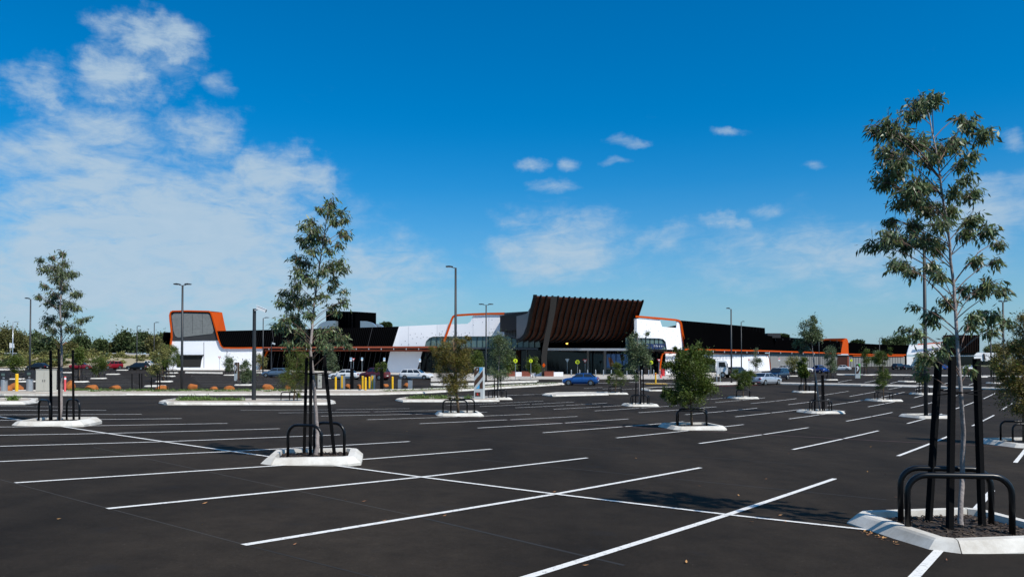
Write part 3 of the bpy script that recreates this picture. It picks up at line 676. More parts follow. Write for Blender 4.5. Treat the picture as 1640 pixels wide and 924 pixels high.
kerb_strip('kerb_strip', [(868, 633), (885, 635), (930, 633.8), (975, 632.6)], [(872, 632), (890, 630.2), (935, 629.5), (975, 629.5)], 'triangular kerb island with paved top by the ragged green tree', 'path')
kerb_strip('kerb_strip', [(1025, 624), (1040, 626.5), (1085, 626.3), (1137, 624.5)], [(1028, 623), (1050, 621.4), (1085, 620.7), (1137, 620.7)], 'pointed kerb island with dark asphalt top behind the round bushy tree', 'asphalt')
kerb_strip('kerb_strip', [(690, 617.5), (745, 617.5), (800, 614), (860, 611.8)], [(690, 615.5), (745, 615), (800, 612.2), (860, 610.2)], 'curved kerb strip between the divider and the entrance road', 'path')
kerb_strip('kerb_strip', [(1137, 616.5), (1170, 616), (1212, 614.5)], [(1137, 613.3), (1170, 612.8), (1212, 612)], 'kerb strip with two grey posts beside the squat shrub tree', 'path')
kerb_strip('kerb_strip', [(1245, 615.5), (1300, 616.5), (1380, 618), (1500, 621), (1618, 624.5), (1720, 628)], [(1247, 613.5), (1300, 614.5), (1380, 616), (1500, 619), (1618, 622.5), (1720, 626)], 'straight long kerb strip crossing the right-hand car park', 'path')
kerb_strip('kerb_strip', [(1340, 600.5), (1450, 601.5), (1640, 604)], [(1340, 599.3), (1450, 600.3), (1640, 602.8)], 'far straight kerb strip before the far portal shops', 'path')
kerb_strip('kerb_strip', [(296, 597.5), (355, 598.5)], [(298, 596), (357, 597)], 'short kerb strip in front of the dark four-wheel drive', 'path')
kerb_strip('kerb_strip', [(-80, 593.5), (40, 592.5)], [(-80, 591.5), (40, 590.7)], 'kerb strip by the scrubby bank and black car', 'path')
# plants on the strips
k = 0
for x in [290,300,308,318,328,336,352,365,372,380]:
    ground_cover(x + 1, 644.5, 11, 7 if x in (300, 308, 328) else 4, 'bright green low plants on the camera pole kerb strip')
for x in range(112, 470, 9):
    ground_cover(x + random.uniform(-3, 3), 628.5 + random.uniform(-1, 1), 9, 3.5, 'low green ground cover among the orange boulders', 150)
for x in range(620, 900, 14):
    ground_cover(x, float(np.interp(x, [600, 680, 740, 800, 860, 904], [629, 627, 624, 620.5, 617.5, 615.2])), 11, 3, 'low green ground cover on the divider before the white wagon', 140)
for x in (660, 668, 676, 684, 698, 706, 712, 750): ground_cover(x, 641, 9, 5, 'bright green low plants on the striped pylon strip')
ground_cover(20, 645, 11, 6, 'bright green low plants on the short strip end by the slim gum')
finish_cover()

def footpath(name, front, back, m='path', dz=.1):
    f = [G(*p) for p in front]; b = [G(*p) for p in back]
    for p in f + b: p.z = T(p.x, p.y) + dz
    mb = MB(); mb.strip(f, b); mb.strip([p - Vector((0, 0, .3)) for p in f], f); return struct(name, mb, m)
footpath('pavement', [(690, 611), (760, 609.5), (860, 607.5), (980, 607.5), (1060, 607.5), (1120, 606), (1180, 603)], [(690, 598), (760, 597.5), (860, 597), (980, 597), (1060, 597), (1120, 596.5), (1180, 595)], 'path')
footpath('pavement', [(270, 593.2), (420, 594.5), (560, 598.5), (690, 602)], [(270, 590), (420, 591), (560, 593), (690, 596)], 'path', .1)
for a, b in [((800, 612.5), (1000, 613.5)), ((1008, 612), (1135, 616))]: paint(G(*a), G(*b), .5, 'road_line')
mat('yellow_paint', (.62, .36, .02), .8, var=.3, scale=6); mat('red_paint', (.42, .06, .05), .8, var=.3, scale=6)
paint(G(1034, 614.3), G(1068, 614.3), 2.2, 'yellow_hatching', 'yellow_paint', .007)
paint(G(1134, 616.8), G(1172, 618.2), .25, 'red_line', 'red_paint', .007); paint(G(1172, 617.5), G(1215, 616.8), .25, 'red_line', 'red_paint', .007)
for k in range(9):      # bays of the left-hand car park, seen almost edge-on
    for (xa, xb) in ((60, 190), (300, 420)):
        y = 597 + k * 2.6
        paint(G(xa + k * 3, y), G(xb + k * 4, y - .35), .1, 'bay_line')
for k in range(7):
    paint(G(1300 + k * 42, 611 + k * .9), G(1324 + k * 40, 607.2 + k * .8), .1, 'bay_line')
for k in range(7):
    paint(G(935 + k * 30, 622 + k * .9), G(965 + k * 30, 620 + k * .9), .1, 'bay_line')
for k in range(6):
    paint(G(755 + 28 * k, 634.5 - .9 * k), G(800 + 28 * k, 633.6 - .9 * k), .1, 'bay_line')
# paving seams between asphalt passes
mat('seam', (.030, .025, .020), .95, var=.5, scale=5); mat('seam_dark', (.0125, .0105, .009), .95, var=.5, scale=5)
for (a, b, w, m) in [((-40, 757), (396, 873), .022, 'seam'), ((396, 873), (700, 950), .022, 'seam_dark'), ((150, 716), (656, 824), .03, 'seam'), ((656, 824), (1000, 905), .05, 'seam_dark'), ((700, 729), (1420, 800), .05, 'seam_dark'), ((560, 688), (1300, 745), .04, 'seam_dark')]:
    paint(G(*a), G(*b), w, 'paving_seam', m, .002)
# fallen leaves
mb = MB()
mat('dead_leaf', (.34, .16, .06), .8, island=.5)
for _ in range(38):
    px = random.uniform(60, 1600); py = random.uniform(690, 920); g = G(px, py)
    a = random.uniform(0, 6.3); l = random.uniform(.02, .045)
    d = Vector((math.cos(a), math.sin(a), 0)) * l; s = Vector((-d.y, d.x, 0)) * .3; g.z += .012
    mb.add([g - d, g + s + Vector((0, 0, .006)), g + d + Vector((0, 0, .012)), g - s], [(0, 1, 2, 3)])
for _ in range(40):
    px = random.uniform(1372, 1440); g = G(px, np.interp(px, [1372, 1440], [848, 872]) + random.uniform(-3, 4)); a = random.uniform(0, 6.3); l = random.uniform(.012, .03)
    d = Vector((math.cos(a), math.sin(a), 0)) * l; s = Vector((-d.y, d.x, 0)) * .35; g.z += .012
    mb.add([g - d, g + s + Vector((0, 0, .006)), g + d + Vector((0, 0, .01)), g - s], [(0, 1, 2, 3)])
o = mb.build('fallen_leaves', 'dead_leaf', recalc=False); tag(o, 'small brown fallen leaves scattered over the dark asphalt', 'leaves', kind='stuff')

# ------------------------------------------------------------------ boulders, bollards, machines, poles
def boulder(px, py, w, h, label):
    c = G(px, py); s = c.y / F; c.z += .02
    bm = bmesh.new(); bmesh.ops.create_icosphere(bm, subdivisions=3, radius=1)
    ph = [random.uniform(0, 6.3) for _ in range(6)]
    cuts = [(Vector(rng.normal(size=3)).normalized(), random.uniform(.55, .85)) for _ in range(9)]
    for v in bm.verts:
        p = v.co.copy()
        for n, k in cuts:
            dd = p.dot(n) - k
            if dd > 0: p -= n * dd * .85
        p *= 1 + .05 * math.sin(5 * p.x + ph[0]) * math.cos(4 * p.y + ph[1])
        v.co = Vector((p.x * w * s * .62, p.y * w * s * .55, p.z * h * s * .75 + h * s * .3))
    me = bpy.data.meshes.new('boulder'); bm.to_mesh(me); bm.free(); me.materials.append(MAT['rock'])
    o = bpy.data.objects.new('boulder', me); COL.objects.link(o); o.location = c; o.rotation_euler = (0, 0, random.uniform(-.3, .3))
    tag(o, label, 'boulder', 'orange boulders on the divider strip')
B0 = 'orange rock boulder on the divider strip by the ticket machines'; B1 = 'orange rock boulder on the planted divider strip between cabinet and camera pole'; B2 = 'orange rock boulder behind the yellow bollards'
for (x, y, w, h, l) in [(8, 629, 17, 9, B0), (26, 627.5, 16, 10, B0), (111, 627.5, 13, 13, 'tall pointed orange boulder beside the red-topped bollard'), (148, 627.5, 17, 8, B1), (183, 627.3, 14, 8, B1), (259, 627.3, 15, 9, B1), (309, 627, 14, 9, B1), (342, 627, 12, 5, B1), (367, 627, 12, 6, B1), (429, 626.3, 14, 8, B1), (461.5, 626, 8, 7, B1), (557, 624, 7, 6, B2), (575, 624, 7, 6, B2), (617, 621, 8, 4, B2), (650, 621, 8, 5, B2)]:
    boulder(x, y - 1.5, w * 1.15, h * 1.25, l)

def bollard(px, yb, yt, w, m, label, group=None, cap=None):
    c = G(px, yb); s = c.y / F; h = (yb - yt) * s; r = w * s / 2
    t = thing('bollard', c, label, 'bollard', group); mb = MB(); mb.tube([c - Vector((0, 0, .1)), c + Vector((0, 0, h * .97)), c + Vector((0, 0, h))], [r, r, r * .75], 12); mb.build('post', m, t, smooth=False)
    mb = MB(); z0, z1 = (h * .82, h * .93) if cap else (h * .70, h * .78)
    mb.tube([c + Vector((0, 0, z0)), c + Vector((0, 0, z1))], r * 1.04, 12); mb.build('band', cap or 'dark_plastic' if cap else m, t)
    return t
Yb = 'yellow round bollard guarding the boom gate lane'
for x, yb, yt in [(537.5, 626, 603.5), (580.5, 623, 602), (585.3, 626.5, 604), (591.5, 621.5, 603), (628.5, 625, 603)]: bollard(x, yb, yt, 3.4, 'yellow', Yb, 'yellow bollards at the boom gates')
bollard(26.7, 629, 598.5, 4.8, 'yellow', 'yellow round bollard between the two ticket machines')
bollard(104, 629, 603, 3.2, 'pink_red', 'red bollard with white band beside the grey cabinet', cap='white_plastic')
bollard(1050, 613.5, 597, 2.6, 'yellow', 'yellow bollard with red band on the yellow hatching', cap='red')
for x in [915, 928.5, 941, 954, 966.5, 979, 992, 1004, 1017, 1028, 1039, 1047, 1057, 1065]:
    bollard(x, 602.5, 592.5, 1.7, 'steel', 'slim pale steel bollard before the entrance doors', 'steel bollards before the entrance')
def ticket_machine(px, yb, yt, w, label, head=True):
    c = G(px, yb); s = c.y / F; h = (yb - yt) * s; W = w * s
    t = thing('ticket_machine', c, label, 'ticket machine', 'ticket machines at the boom gates'); mb = MB()
    mb.tube([c - Vector((0, 0, .05)), c + Vector((0, 0, h * .62))], W * .5, 14); mb.build('pedestal', 'steel', t)
    mb = MB(); mb.box(c + Vector((0, 0, h * .81)), (W * 1.15, W * .9, h * .38)); mb.build('head', 'dark_plastic', t)
    mb = MB(); mb.box(c + Vector((W * .1, -W * .47, h * .86)), (W * .55, .03, h * .12)); mb.build('screen', 'glass_green', t)
    mb = MB(); mb.box(c + Vector((W * .2, -W * .47, h * .70)), (W * .3, .03, h * .07)); mb.build('card_slot', 'steel', t)
ticket_machine(6.5, 628.5, 595, 10, 'black-headed ticket machine beside the lone low boulder, left of the yellow bollard')
ticket_machine(47.5, 628.5, 593.5, 10, 'black-headed ticket machine between yellow bollard and grey cabinet')
def cabinet(px0, px1, yb, yt, label, m='box_grey'):
    c = G((px0 + px1) / 2, yb); s = c.y / F; w = (px1 - px0) * s; h = (yb - yt) * s; dp = w * .45
    t = thing('utility_cabinet', c, label, 'cabinet'); mb = MB(); mb.box(c + Vector((0, 0, .05)), (w * 1.04, dp * 1.04, .3)); mb.build('plinth', 'concrete', t)
    mb = MB(); mb.box(c + Vector((0, 0, .2 + (h - .2) / 2)), (w, dp, h - .2)); mb.build('case', m, t)
    for k in (-1, 1):
        mb = MB(); mb.box(c + Vector((k * w * .245, -dp / 2 - .012, .2 + (h - .2) / 2)), (w * .47, .024, (h - .2) * .93)); dr = mb.build('door', m, t)
        mb = MB(); mb.box(c + Vector((k * w * .06, -dp / 2 - .035, h * .55)), (.03, .03, .16)); mb.build('handle', 'dark_plastic', dr)
    mb = MB(); mb.box(c + Vector((0, 0, h + .02)), (w * 1.05, dp * 1.08, .04)); mb.build('lid', m, t)
cabinet(60.5, 87, 630.5, 592, 'beige-grey electrical cabinet on the divider strip')
cabinet(509, 515, 621, 599.5, 'small pale cabinet behind the leaning-staked gum')
def gate_post(px, yb, yt, w, label, m='steel', stripe=True):
    c = G(px, yb); s = c.y / F; h = (yb - yt) * s; W = w * s
    t = thing('boom_gate_box', c, label, 'boom gate', 'boom gate housings'); mb = MB(); mb.box(c + Vector((0, 0, h / 2)), (W, W * .8, h)); mb.build('housing', m, t)
    if stripe: mb = MB(); mb.box(c + Vector((-W * .1, -W * .4 - .012, h * .5)), (W * .45, .02, h * .92)); mb.build('reflective_stripe', 'yellow', t)
    mb = MB(); mb.box(c + Vector((0, 0, h + .03)), (W * 1.08, W * .9, .06)); mb.build('cap', 'dark_plastic', t)
gate_post(549, 623, 600.5, 6.5, 'grey boom gate housing with yellow stripe beside the white sedan')
gate_post(597.5, 624, 600.5, 6.5, 'grey boom gate housing with yellow stripe beside the maroon four-wheel drive')
gate_post(640, 621.5, 607, 5, 'plain grey boom gate housing without stripe', stripe=False)
gate_post(657, 622, 608.5, 6.5, 'broad low grey ticket housing near the white wagon', stripe=False)
for px, yb, yt in [(563.5, 624, 590.5), (611.5, 625, 590)]:
    c = G(px, yb); s = c.y / F; t = thing('timber_post', c, 'black square post among the yellow bollards', 'post', 'black posts at the boom gates')
    mb = MB(); mb.box(c + Vector((0, 0, (yb - yt) * s / 2)), (5 * s, 5 * s, (yb - yt) * s)); mb.build('post', 'stake', t)
    mb = MB(); mb.box(c + Vector((0, 0, (yb - yt) * s + .03)), (5.6 * s, 5.6 * s, .06)); mb.build('cap', 'dark_plastic', t)
c = G(612, 625); bushy('potted_shrub', rest(c, .1), [(612, 589, 12, 8), (606, 592, 8, 5)], c.y + .3, 'dark shrub crown behind the black gate post', 'leaf_fine', 900, .12, .3, cat='shrub')

def lamp_post(px, yb, yt, arms, w, label, group=None, headl=10, m='pole_grey', d=None):
    c = G(px, yb) if d is None else None
    if d is not None:
        q = P(px, yb, d); c = Vector((q.x, q.y, T(q.x, q.y)))
    s = c.y / F; top = P(px, yt, c.y).z; h = top - c.z
    t = thing('lamp_post', c, label, 'lamp post', group); mb = MB(); r = max(w * s / 2, .045)
    mb.tube([c - Vector((0, 0, .1)), c + Vector((0, 0, h * .3)), c + Vector((0, 0, h))], [r, r * .92, r * .66], 10); mb.build('pole', m, t, smooth=True)
    mb = MB(); mb.box(c + Vector((0, 0, .06)), (r * 4, r * 4, .12)); mb.build('base_plate', m, t)
    for a in arms:
        L = headl * s
        mb = MB(); mb.tube([c + Vector((0, 0, h - .03)), c + Vector((a * L * .45, 0, h + .05))], .035, 6); mb.build('arm', m, t)
        e = c + Vector((a * L * .68, 0, h + .06)); mb = MB(); hl = L * .75
        mb.prism([e + Vector((-hl / 2, -.16, 0)), e + Vector((hl / 2, -.16, .01)), e + Vector((hl / 2, -.16, .07)), e + Vector((0, -.16, .12)), e + Vector((-hl / 2, -.16, .09))], (0, .32, 0)); hd = mb.build('lamp_head', m, t)
        mb = MB(); mb.box(e + Vector((0, 0, -.012)), (hl * .7, .24, .02)); mb.build('lens', 'lens', hd)
    return t
lamp_post(291, 627.5, 457, (-1, 1), 4.5, 'double-armed grey lamp post among the orange boulders', headl=13)
lamp_post(47.5, 611.5, 479, (-1,), 3, 'single-armed lamp post behind the ticket machines', headl=8)
lamp_post(421, 598.5, 509.5, (1,), 2.2, 'slim lamp post in front of the black perforated cladding', headl=9)
lamp_post(729.5, 632, 429, (-1,), 5, 'tall lamp post with one arm rising behind the tawny bushy tree', headl=15)
lamp_post(778.5, 612.5, 488.5, (-1, 1), 2.8, 'double-armed lamp post before the glass entrance band', headl=11)
lamp_post(1171.5, 614, 495, (-1,), 3, 'lamp post with short arm at the kerb before the black wing', headl=7)
lamp_post(1187.5, 598, 515.5, (1,), 2, 'more distant slim lamp post against the black wing', headl=5)
lamp_post(1483, 668.5, 372, (-1,), 6.5, 'tall grey lamp post on its own kerb square beside the tallest gum', headl=18)
lamp_post(1608, 622, 484, (-1, 1), 3.6, 'tall lamp post on the long kerb near the rusty-green tree', headl=6)
lamp_post(1587.5, 604, 540, (1,), 2.6, 'slim lamp post beyond the long kerb in front of the white far shops', headl=6)
lamp_post(1622, 603, 547, (1,), 1.8, 'distant slim lamp post beyond the long kerb next to the frame end', headl=5)
lamp_post(1409, 596, 541.5, (1,), 1.4, 'distant lamp post behind the low black wing', headl=4)
lamp_post(1312, 597, 527, (1,), 1.5, 'distant lamp post behind the slender forked gum', headl=5)
lamp_post(219, 590, 522.5, (1,), 1.6, 'distant lamp post by the bank trees, the shorter of two', headl=4, d=190)
lamp_post(246.5, 590, 517, (1,), 1.8, 'distant lamp post by the tower wall', headl=7, d=175)
lamp_post(20, 585, 516, (1,), 1.6, 'pale street light with raised arm beside the far trees', headl=9, m='steel', d=215)

def camera_pole(px, yb, yt, w, label):
    c = G(px, yb); s = c.y / F; h = (yb - yt) * s; r = w * s / 2
    t = thing('camera_pole', c, label, 'camera pole'); mb = MB(); mb.tube([c - Vector((0, 0, .1)), c + Vector((0, 0, h * .55)), c + Vector((0, 0, h * .55 + .01)), c + Vector((0, 0, h))], [r * 1.12, r * 1.08, r * .95, r * .85], 12); mb.build('pole', 'pole_grey', t, smooth=False)
    k = r / .1
    mb = MB(); mb.tube([c + Vector((r * .5, -r, h - .1 * k)), c + Vector((r * 2.4, -r, h - .02 * k))], .3 * r, 8); mb.build('bracket', 'white_plastic', t)
    mb = MB(); e = c + Vector((r * 4, -r, h - .03 * k)); rot = Matrix.Rotation(R(22), 3, 'Y'); mb.box(e, (r * 5, r * 1.7, r * 1.6), rot=rot); mb.box(e + Vector((0, 0, r * .95)), (r * 5.6, r * 2.0, r * .25), rot=rot); cm = mb.build('camera_housing', 'white_plastic', t)
    mb = MB(); mb.box(e + rot @ Vector((r * 2.55, 0, 0)), (r * .15, r * 1.2, r * 1.1), rot=rot); mb.build('camera_lens', 'dark_plastic', cm)
camera_pole(406.5, 643.5, 494.5, 6.2, 'thick grey pole topped by a white security camera on the kerb strip')
camera_pole(434.5, 595, 550, 2.0, 'small far camera pole before the black lower wall')

# signs
def sign_post(px, yb, yc, size, kind, label, group=None):
    c = G(px, yb); s = c.y / F; zc = P(px, yc, c.y).z; r = size * s / 2
    t = thing('road_sign', c, label, 'sign', group); mb = MB(); mb.tube([c - Vector((0, 0, .1)), Vector((c.x, c.y, zc + r * .6))], .035, 8); mb.build('post', 'steel', t)
    f = Vector((c.x, c.y - .05, zc)); mb = MB()
    if kind == 'ped':
        mb.prism([f + Vector((math.cos(a) * r, 0, math.sin(a) * r)) for a in np.linspace(0, 2 * math.pi, 20, endpoint=False)], (0, .02, 0)); pl = mb.build('plate', 'sign_yellow', t)
        def seg(a, b, w): 
            m = MB(); A = f + Vector((a[0] * r, -.008, a[1] * r)); B = f + Vector((b[0] * r, -.008, b[1] * r)); d = (B - A).normalized(); n = Vector((-d.z, 0, d.x)) * w * r; m.prism([A + n, B + n, B - n, A - n], (0, .005, 0)); return m
        for a, b, w in [((0, .28), (-.05, -.12), .13), ((-.05, -.1), (-.34, -.55), .09), ((-.05, -.1), (.28, -.55), .09), ((0, .22), (.3, -.02), .07), ((0, .22), (-.3, .0), .07), ((.05, .42), (.05, .58), .11)]:
            seg(a, b, w).build('walking_symbol', 'black_print', pl)
    elif kind in ('give', 'back'):
        tri = lambda q, y: [f + Vector((-q, y, q * .75)), f + Vector((q, y, q * .75)), f + Vector((0, y, -q))]
        mb.prism(tri(r, 0), (0, .02, 0)); pl = mb.build('plate', 'red' if kind == 'give' else 'steel', t)
        if kind == 'give': m = MB(); m.prism(tri(r * .62, -.008), (0, .005, 0)); m.build('inner_triangle', 'white_plastic', pl)
    else:
        mb.prism([f + Vector((x * r * .6, 0, z * r)) for x, z in ((-1, -1), (1, -1), (1, 1), (-1, 1))], (0, .02, 0)); pl = mb.build('plate', 'white_plastic', t)
        m = MB(); m.prism([f + Vector((x * r * .5, -.008, z * r)) for x, z in ((-1, .1), (1, .1), (1, .8), (-1, .8))], (0, .005, 0)); m.build('blue_panel' if kind == 'blue' else 'red_panel', 'sign_blue' if kind == 'blue' else 'red', pl)
    return t
sign_post(825.5, 608.5, 577.7, 7, 'ped', 'yellow round pedestrian sign beside the grey-green staked gum')
sign_post(850.2, 608.5, 577.8, 6, 'ped', 'yellow round pedestrian sign left of the leaning grey column')
sign_post(925, 600.5, 579.5, 7, 'ped', 'yellow round pedestrian sign between two triangle signs')
sign_post(1042.5, 606.5, 580.5, 7, 'ped', 'yellow round pedestrian sign near the red bin')
sign_post(908.5, 600, 577, 7, 'back', 'plain grey back of a triangular sign before the doors')
sign_post(937, 600, 578, 7, 'give', 'red and white triangle sign before the entrance doors')
sign_post(351.5, 593, 572.5, 5, 'give', 'red and white triangle sign before the white tower wall')
sign_post(448.5, 592, 574, 5.5, 'give', 'red and white triangle sign before the black lower wall by the far camera pole')
sign_post(566, 601, 575.5, 5.5, 'give', 'red and white triangle sign behind the black gate post')
sign_post(562, 602, 575.5, 6, 'blue', 'narrow blue and white sign next to the triangle sign')
sign_post(579.8, 597, 575, 5, 'blue', 'blue and white sign alone before the black lower wall')
sign_post(615.5, 598, 575.5, 5.5, 'blue', 'blue and white sign at the end of the black lower wall')
sign_post(672.5, 598, 577, 5.5, 'blue', 'blue and white sign where the lower white wall ends')
sign_post(705, 603, 575.5, 6, 'give', 'red and white triangle sign behind the tawny bushy tree')
sign_post(1055.5, 609, 577, 6, 'give', 'red and white triangle sign beside the orange slanted post')
sign_post(1141, 597, 577, 5, 'red', 'small red and white parking sign before the white lower wall by the truck')
sign_post(1199.5, 597, 577, 5, 'red', 'small red and white parking sign before the white lower wall, beyond the lamp')
sign_post(1248, 596, 575.5, 5, 'red', 'small red and white parking sign before the grey ribbed wall')
sign_post(1363.5, 592, 577, 4, 'ped', 'small far yellow round sign beside the orange portal')
for px in (1148, 1153.5):
    c = G(px, 613); s = c.y / F; mb = MB(); mb.tube([c - Vector((0, 0, .1)), c + Vector((0, 0, 2.1)), c + Vector((0, 0, 2.12))], [.05, .05, .02], 8); o = mb.build('signpost', 'steel'); tag(o, 'bare grey steel post on the kerb by the army-green truck', 'post', 'bare posts by the truck')

# striped pylon
def clip(poly, a, b, c):
    """keep a*u+b*v<=c"""
    out = []
    for i in range(len(poly)):
        p, q = poly[i], poly[(i + 1) % len(poly)]; fp, fq = a * p[0] + b * p[1] - c, a * q[0] + b * q[1] - c
        if fp <= 0: out.append(p)
        if fp * fq < 0: t = fp / (fp - fq); out.append((p[0] + (q[0] - p[0]) * t, p[1] + (q[1] - p[1]) * t))
    return out
def text_part(txt, size, loc, m, parent, rz=0):
    cu = bpy.data.curves.new('t', 'FONT'); cu.body = txt; cu.size = size; cu.align_x = 'CENTER'; cu.align_y = 'CENTER'; cu.extrude = .004
    ob = bpy.data.objects.new('t', cu); me = bpy.data.meshes.new_from_object(ob); bpy.data.objects.remove(ob)
    me.transform(Matrix.Rotation(rz, 4, 'Z') @ Matrix.Rotation(math.pi / 2, 4, 'X')); me.materials.clear(); me.materials.append(MAT[m])
    o = bpy.data.objects.new('letter', me); COL.objects.link(o); o.parent = parent; o.location = Vector(loc) - Vector(ORG[parent.name]); return o
def pylon(px0, px1, px2, yb, yt, ysplit, kind, label, edge='sign_green'):
    c = G((px0 + px2) / 2, yb); s = c.y / F; w = (px1 - px0) * s; dp = .45; h = (yb - yt) * s; hs = (ysplit - yt) * s
    t = thing('sign_pylon', c, label, 'sign pylon'); rz = R(-14); M = Matrix.Rotation(rz, 3, 'Z')
    mb = MB(); mb.box(c + Vector((0, 0, h / 2)), (w, dp, h), rz); mb.build('slab', 'sign_grey', t)
    def face(poly, name, m, y=.012):
        poly = [c + M @ Vector(((u - .5) * w * .96, -dp / 2 - y, h - v * hs)) for u, v in poly]; mb = MB(); mb.prism(poly, M @ Vector((0, .01, 0))); return mb.build(name, m, t)
    sq = [(0, .01), (1, .01), (1, 1), (0, 1)]
    def band(c0, c1, ulo, uhi): return clip(clip(clip(clip(sq, .5, 1, c1), -.5, -1, -c0), 1, 0, uhi), -1, 0, -ulo)
    if kind == 'stripes':
        for (c0, c1, ul, uh, m) in [(.12, .47, 0, .6, 'sign_brown'), (.12, .60, .6, 1, 'sign_blue'), (.66, .93, 0, 1, 'sign_brown'), (1.1, 1.4, 0, .62, 'sign_blue'), (1.1, 1.5, .62, 1, 'sign_brown')]:
            pl = band(c0, c1, ul, uh)
            if len(pl) > 2: face(pl, 'stripe', m)
        bx = face([(.12, 1.17), (.72, 1.17), (.72, 1.36), (.12, 1.36)], 'emblem_panel', 'sign_brown')
        text_part('P', w * .3, c + M @ Vector((-w * .12, -dp / 2 - .025, h - hs * .13)), 'white_plastic', t, rz)
        face([(.3, 1.23), (.42, 1.21), (.5, 1.3), (.36, 1.32)], 'emblem_mark', 'red', .024)
        face([(.35, .42), (.62, .30), (.64, .36), (.37, .48)], 'lettering_bar', 'sign_grey', .024)
    else:
        face([(.1, .05), (.6, .05), (.95, .3), (.95, .62), (.6, .9), (.1, .9)], 'dark_panel', 'sign_brown')
        face([(.15, .3), (.5, .2), (.8, .42), (.5, .62), (.2, .75), (.45, .42)], 'pale_swirl', 'white_plastic', .024)
        face([(.55, .02), (1, .02), (1, .3)], 'corner_mark', edge, .026)
        mb = MB(); mb.box(c + M @ Vector((w / 2 + .02, 0, h * .5)), (.03, dp * .9, h * .98), rz); mb.build('edge_strip', edge, t)
pylon(758.5, 773.5, 777, 641, 588, 622, 'stripes', 'pale sign pylon with brown and blue diagonal stripes and a P')
pylon(1369, 1376, 1378, 605.5, 582, 600, 'swirl', 'small far sign pylon with dark swirl and green edge')
pylon(375, 380.5, 383, 609.5, 580, 600, 'swirl', 'narrow dark and pale pylon between two shrubs by the white wall', 'sign_brown')

# bin, cone
c = G(1061.5, 603); t = thing('litter_bin', c, 'red litter bin beside the orange slanted post', 'bin'); mb = MB(); mb.tube([c - Vector((0, 0, .05)), c + Vector((0, 0, 1.3)), c + Vector((0, 0, 1.35))], [.33, .36, .3], 12); mb.build('body', 'red', t)
mb = MB(); mb.tube([c + Vector((0, 0, 1.352)), c + Vector((0, 0, 1.45))], [.36, .2], 12); mb.build('lid', 'dark_plastic', t)
c = G(1058.5, 606.2); t = thing('traffic_cone', c, 'red-orange traffic cone near the red litter bin', 'cone'); mb = MB(); mb.tube([c, c + Vector((0, 0, .42)), c + Vector((0, 0, .75))], [.22, .13, .04], 12); mb.build('cone', 'pink_red', t)
mb = MB(); mb.box(c + Vector((0, 0, .02)), (.5, .5, .05)); mb.build('base', 'dark_plastic', t)
# loose stakes on the divider
for (px, yb, yt) in [(211.5, 629, 598.5), (223.5, 629, 598), (227.3, 629, 598.5), (242.5, 629.5, 604), (252, 630, 597), (255.7, 630, 597.5)]:
    b = G(px, yb - 1.5); b.z += .08; tp = P(px + random.uniform(-.3, .3), yt, b.y); stake(b, tp, .075, 'black timber stake standing among the boulders near the double-armed lamp post', 'stakes on the boulder strip')

# ------------------------------------------------------------------ the shopping centre
DX = [255, 420, 640, 700, 808, 860, 1020, 1095, 1225, 1355, 1460, 1500]
DD = [167, 169, 170, 169.5, 167, 164, 154.5, 160, 207, 290, 395, 420]
def fd(px): return 1 / float(np.interp(px, DX, [1 / q for q in DD]))      # straight walls between the plan points
bld = thing('shopping_centre', P(940, 600, 162), 'long modern shopping centre of black, white and orange with a brown scoop canopy', 'building')
ORG[bld.name] = tuple(bld.location)
def wall(name, pts, m, off=0.0, thick=.4, parent=None):
    """pts: photo pixels on the facade; off metres in front (+) of it"""
    poly = [P(p[0], p[1], (p[2] if len(p) > 2 else fd(p[0])) - off) for p in pts]
    mb = MB(); mb.prism(poly, (0, thick, 0)); return mb.build(name, m, parent or bld)
def base_y(px, d): 
    """photo row of the ground at that column and distance, a little below"""
    q = P(px, 590, d); return HY + (CAMZ - T(q.x, d) + .3) * F / d
def curve_tube(name, pts, wpx, m, off, depth=1.2, parent=None):
    """flat frame band following a pixel polyline, with depth"""
    n = len(pts); L = []; Rr = []
    for i, p in enumerate(pts):
        a = Vector(pts[max(i - 1, 0)]); b = Vector(pts[min(i + 1, n - 1)]); t = (b - a).normalized(); nn = Vector((-t.y, t.x)) * wpx / 2
        L.append((p[0] + nn.x, p[1] + nn.y, fd(p[0]))); Rr.append((p[0] - nn.x, p[1] - nn.y, fd(p[0])))
    A = [P(x, y, d - off) for x, y, d in L]; B = [P(x, y, d - off) for x, y, d in Rr]
    A2 = [p + Vector((0, depth, 0)) for p in A]; B2 = [p + Vector((0, depth, 0)) for p in B]
    mb = MB(); mb.strip(A, B); mb.strip(A2, B2); mb.strip(A, A2); mb.strip(B, B2); mb.add([A[0], B[0], B2[0], A2[0]], [(0, 1, 2, 3)]); mb.add([A[-1], B[-1], B2[-1], A2[-1]], [(0, 1, 2, 3)])
    return mb.build(name, m, parent or bld)
def dense(pts, step=8):
    out = []
    for a, b in zip(pts[:-1], pts[1:]):
        k = max(1, int(math.hypot(b[0] - a[0], b[1] - a[1]) / step))
        for j in range(k): out.append((a[0] + (b[0] - a[0]) * j / k, a[1] + (b[1] - a[1]) * j / k))
    return out + [pts[-1]]
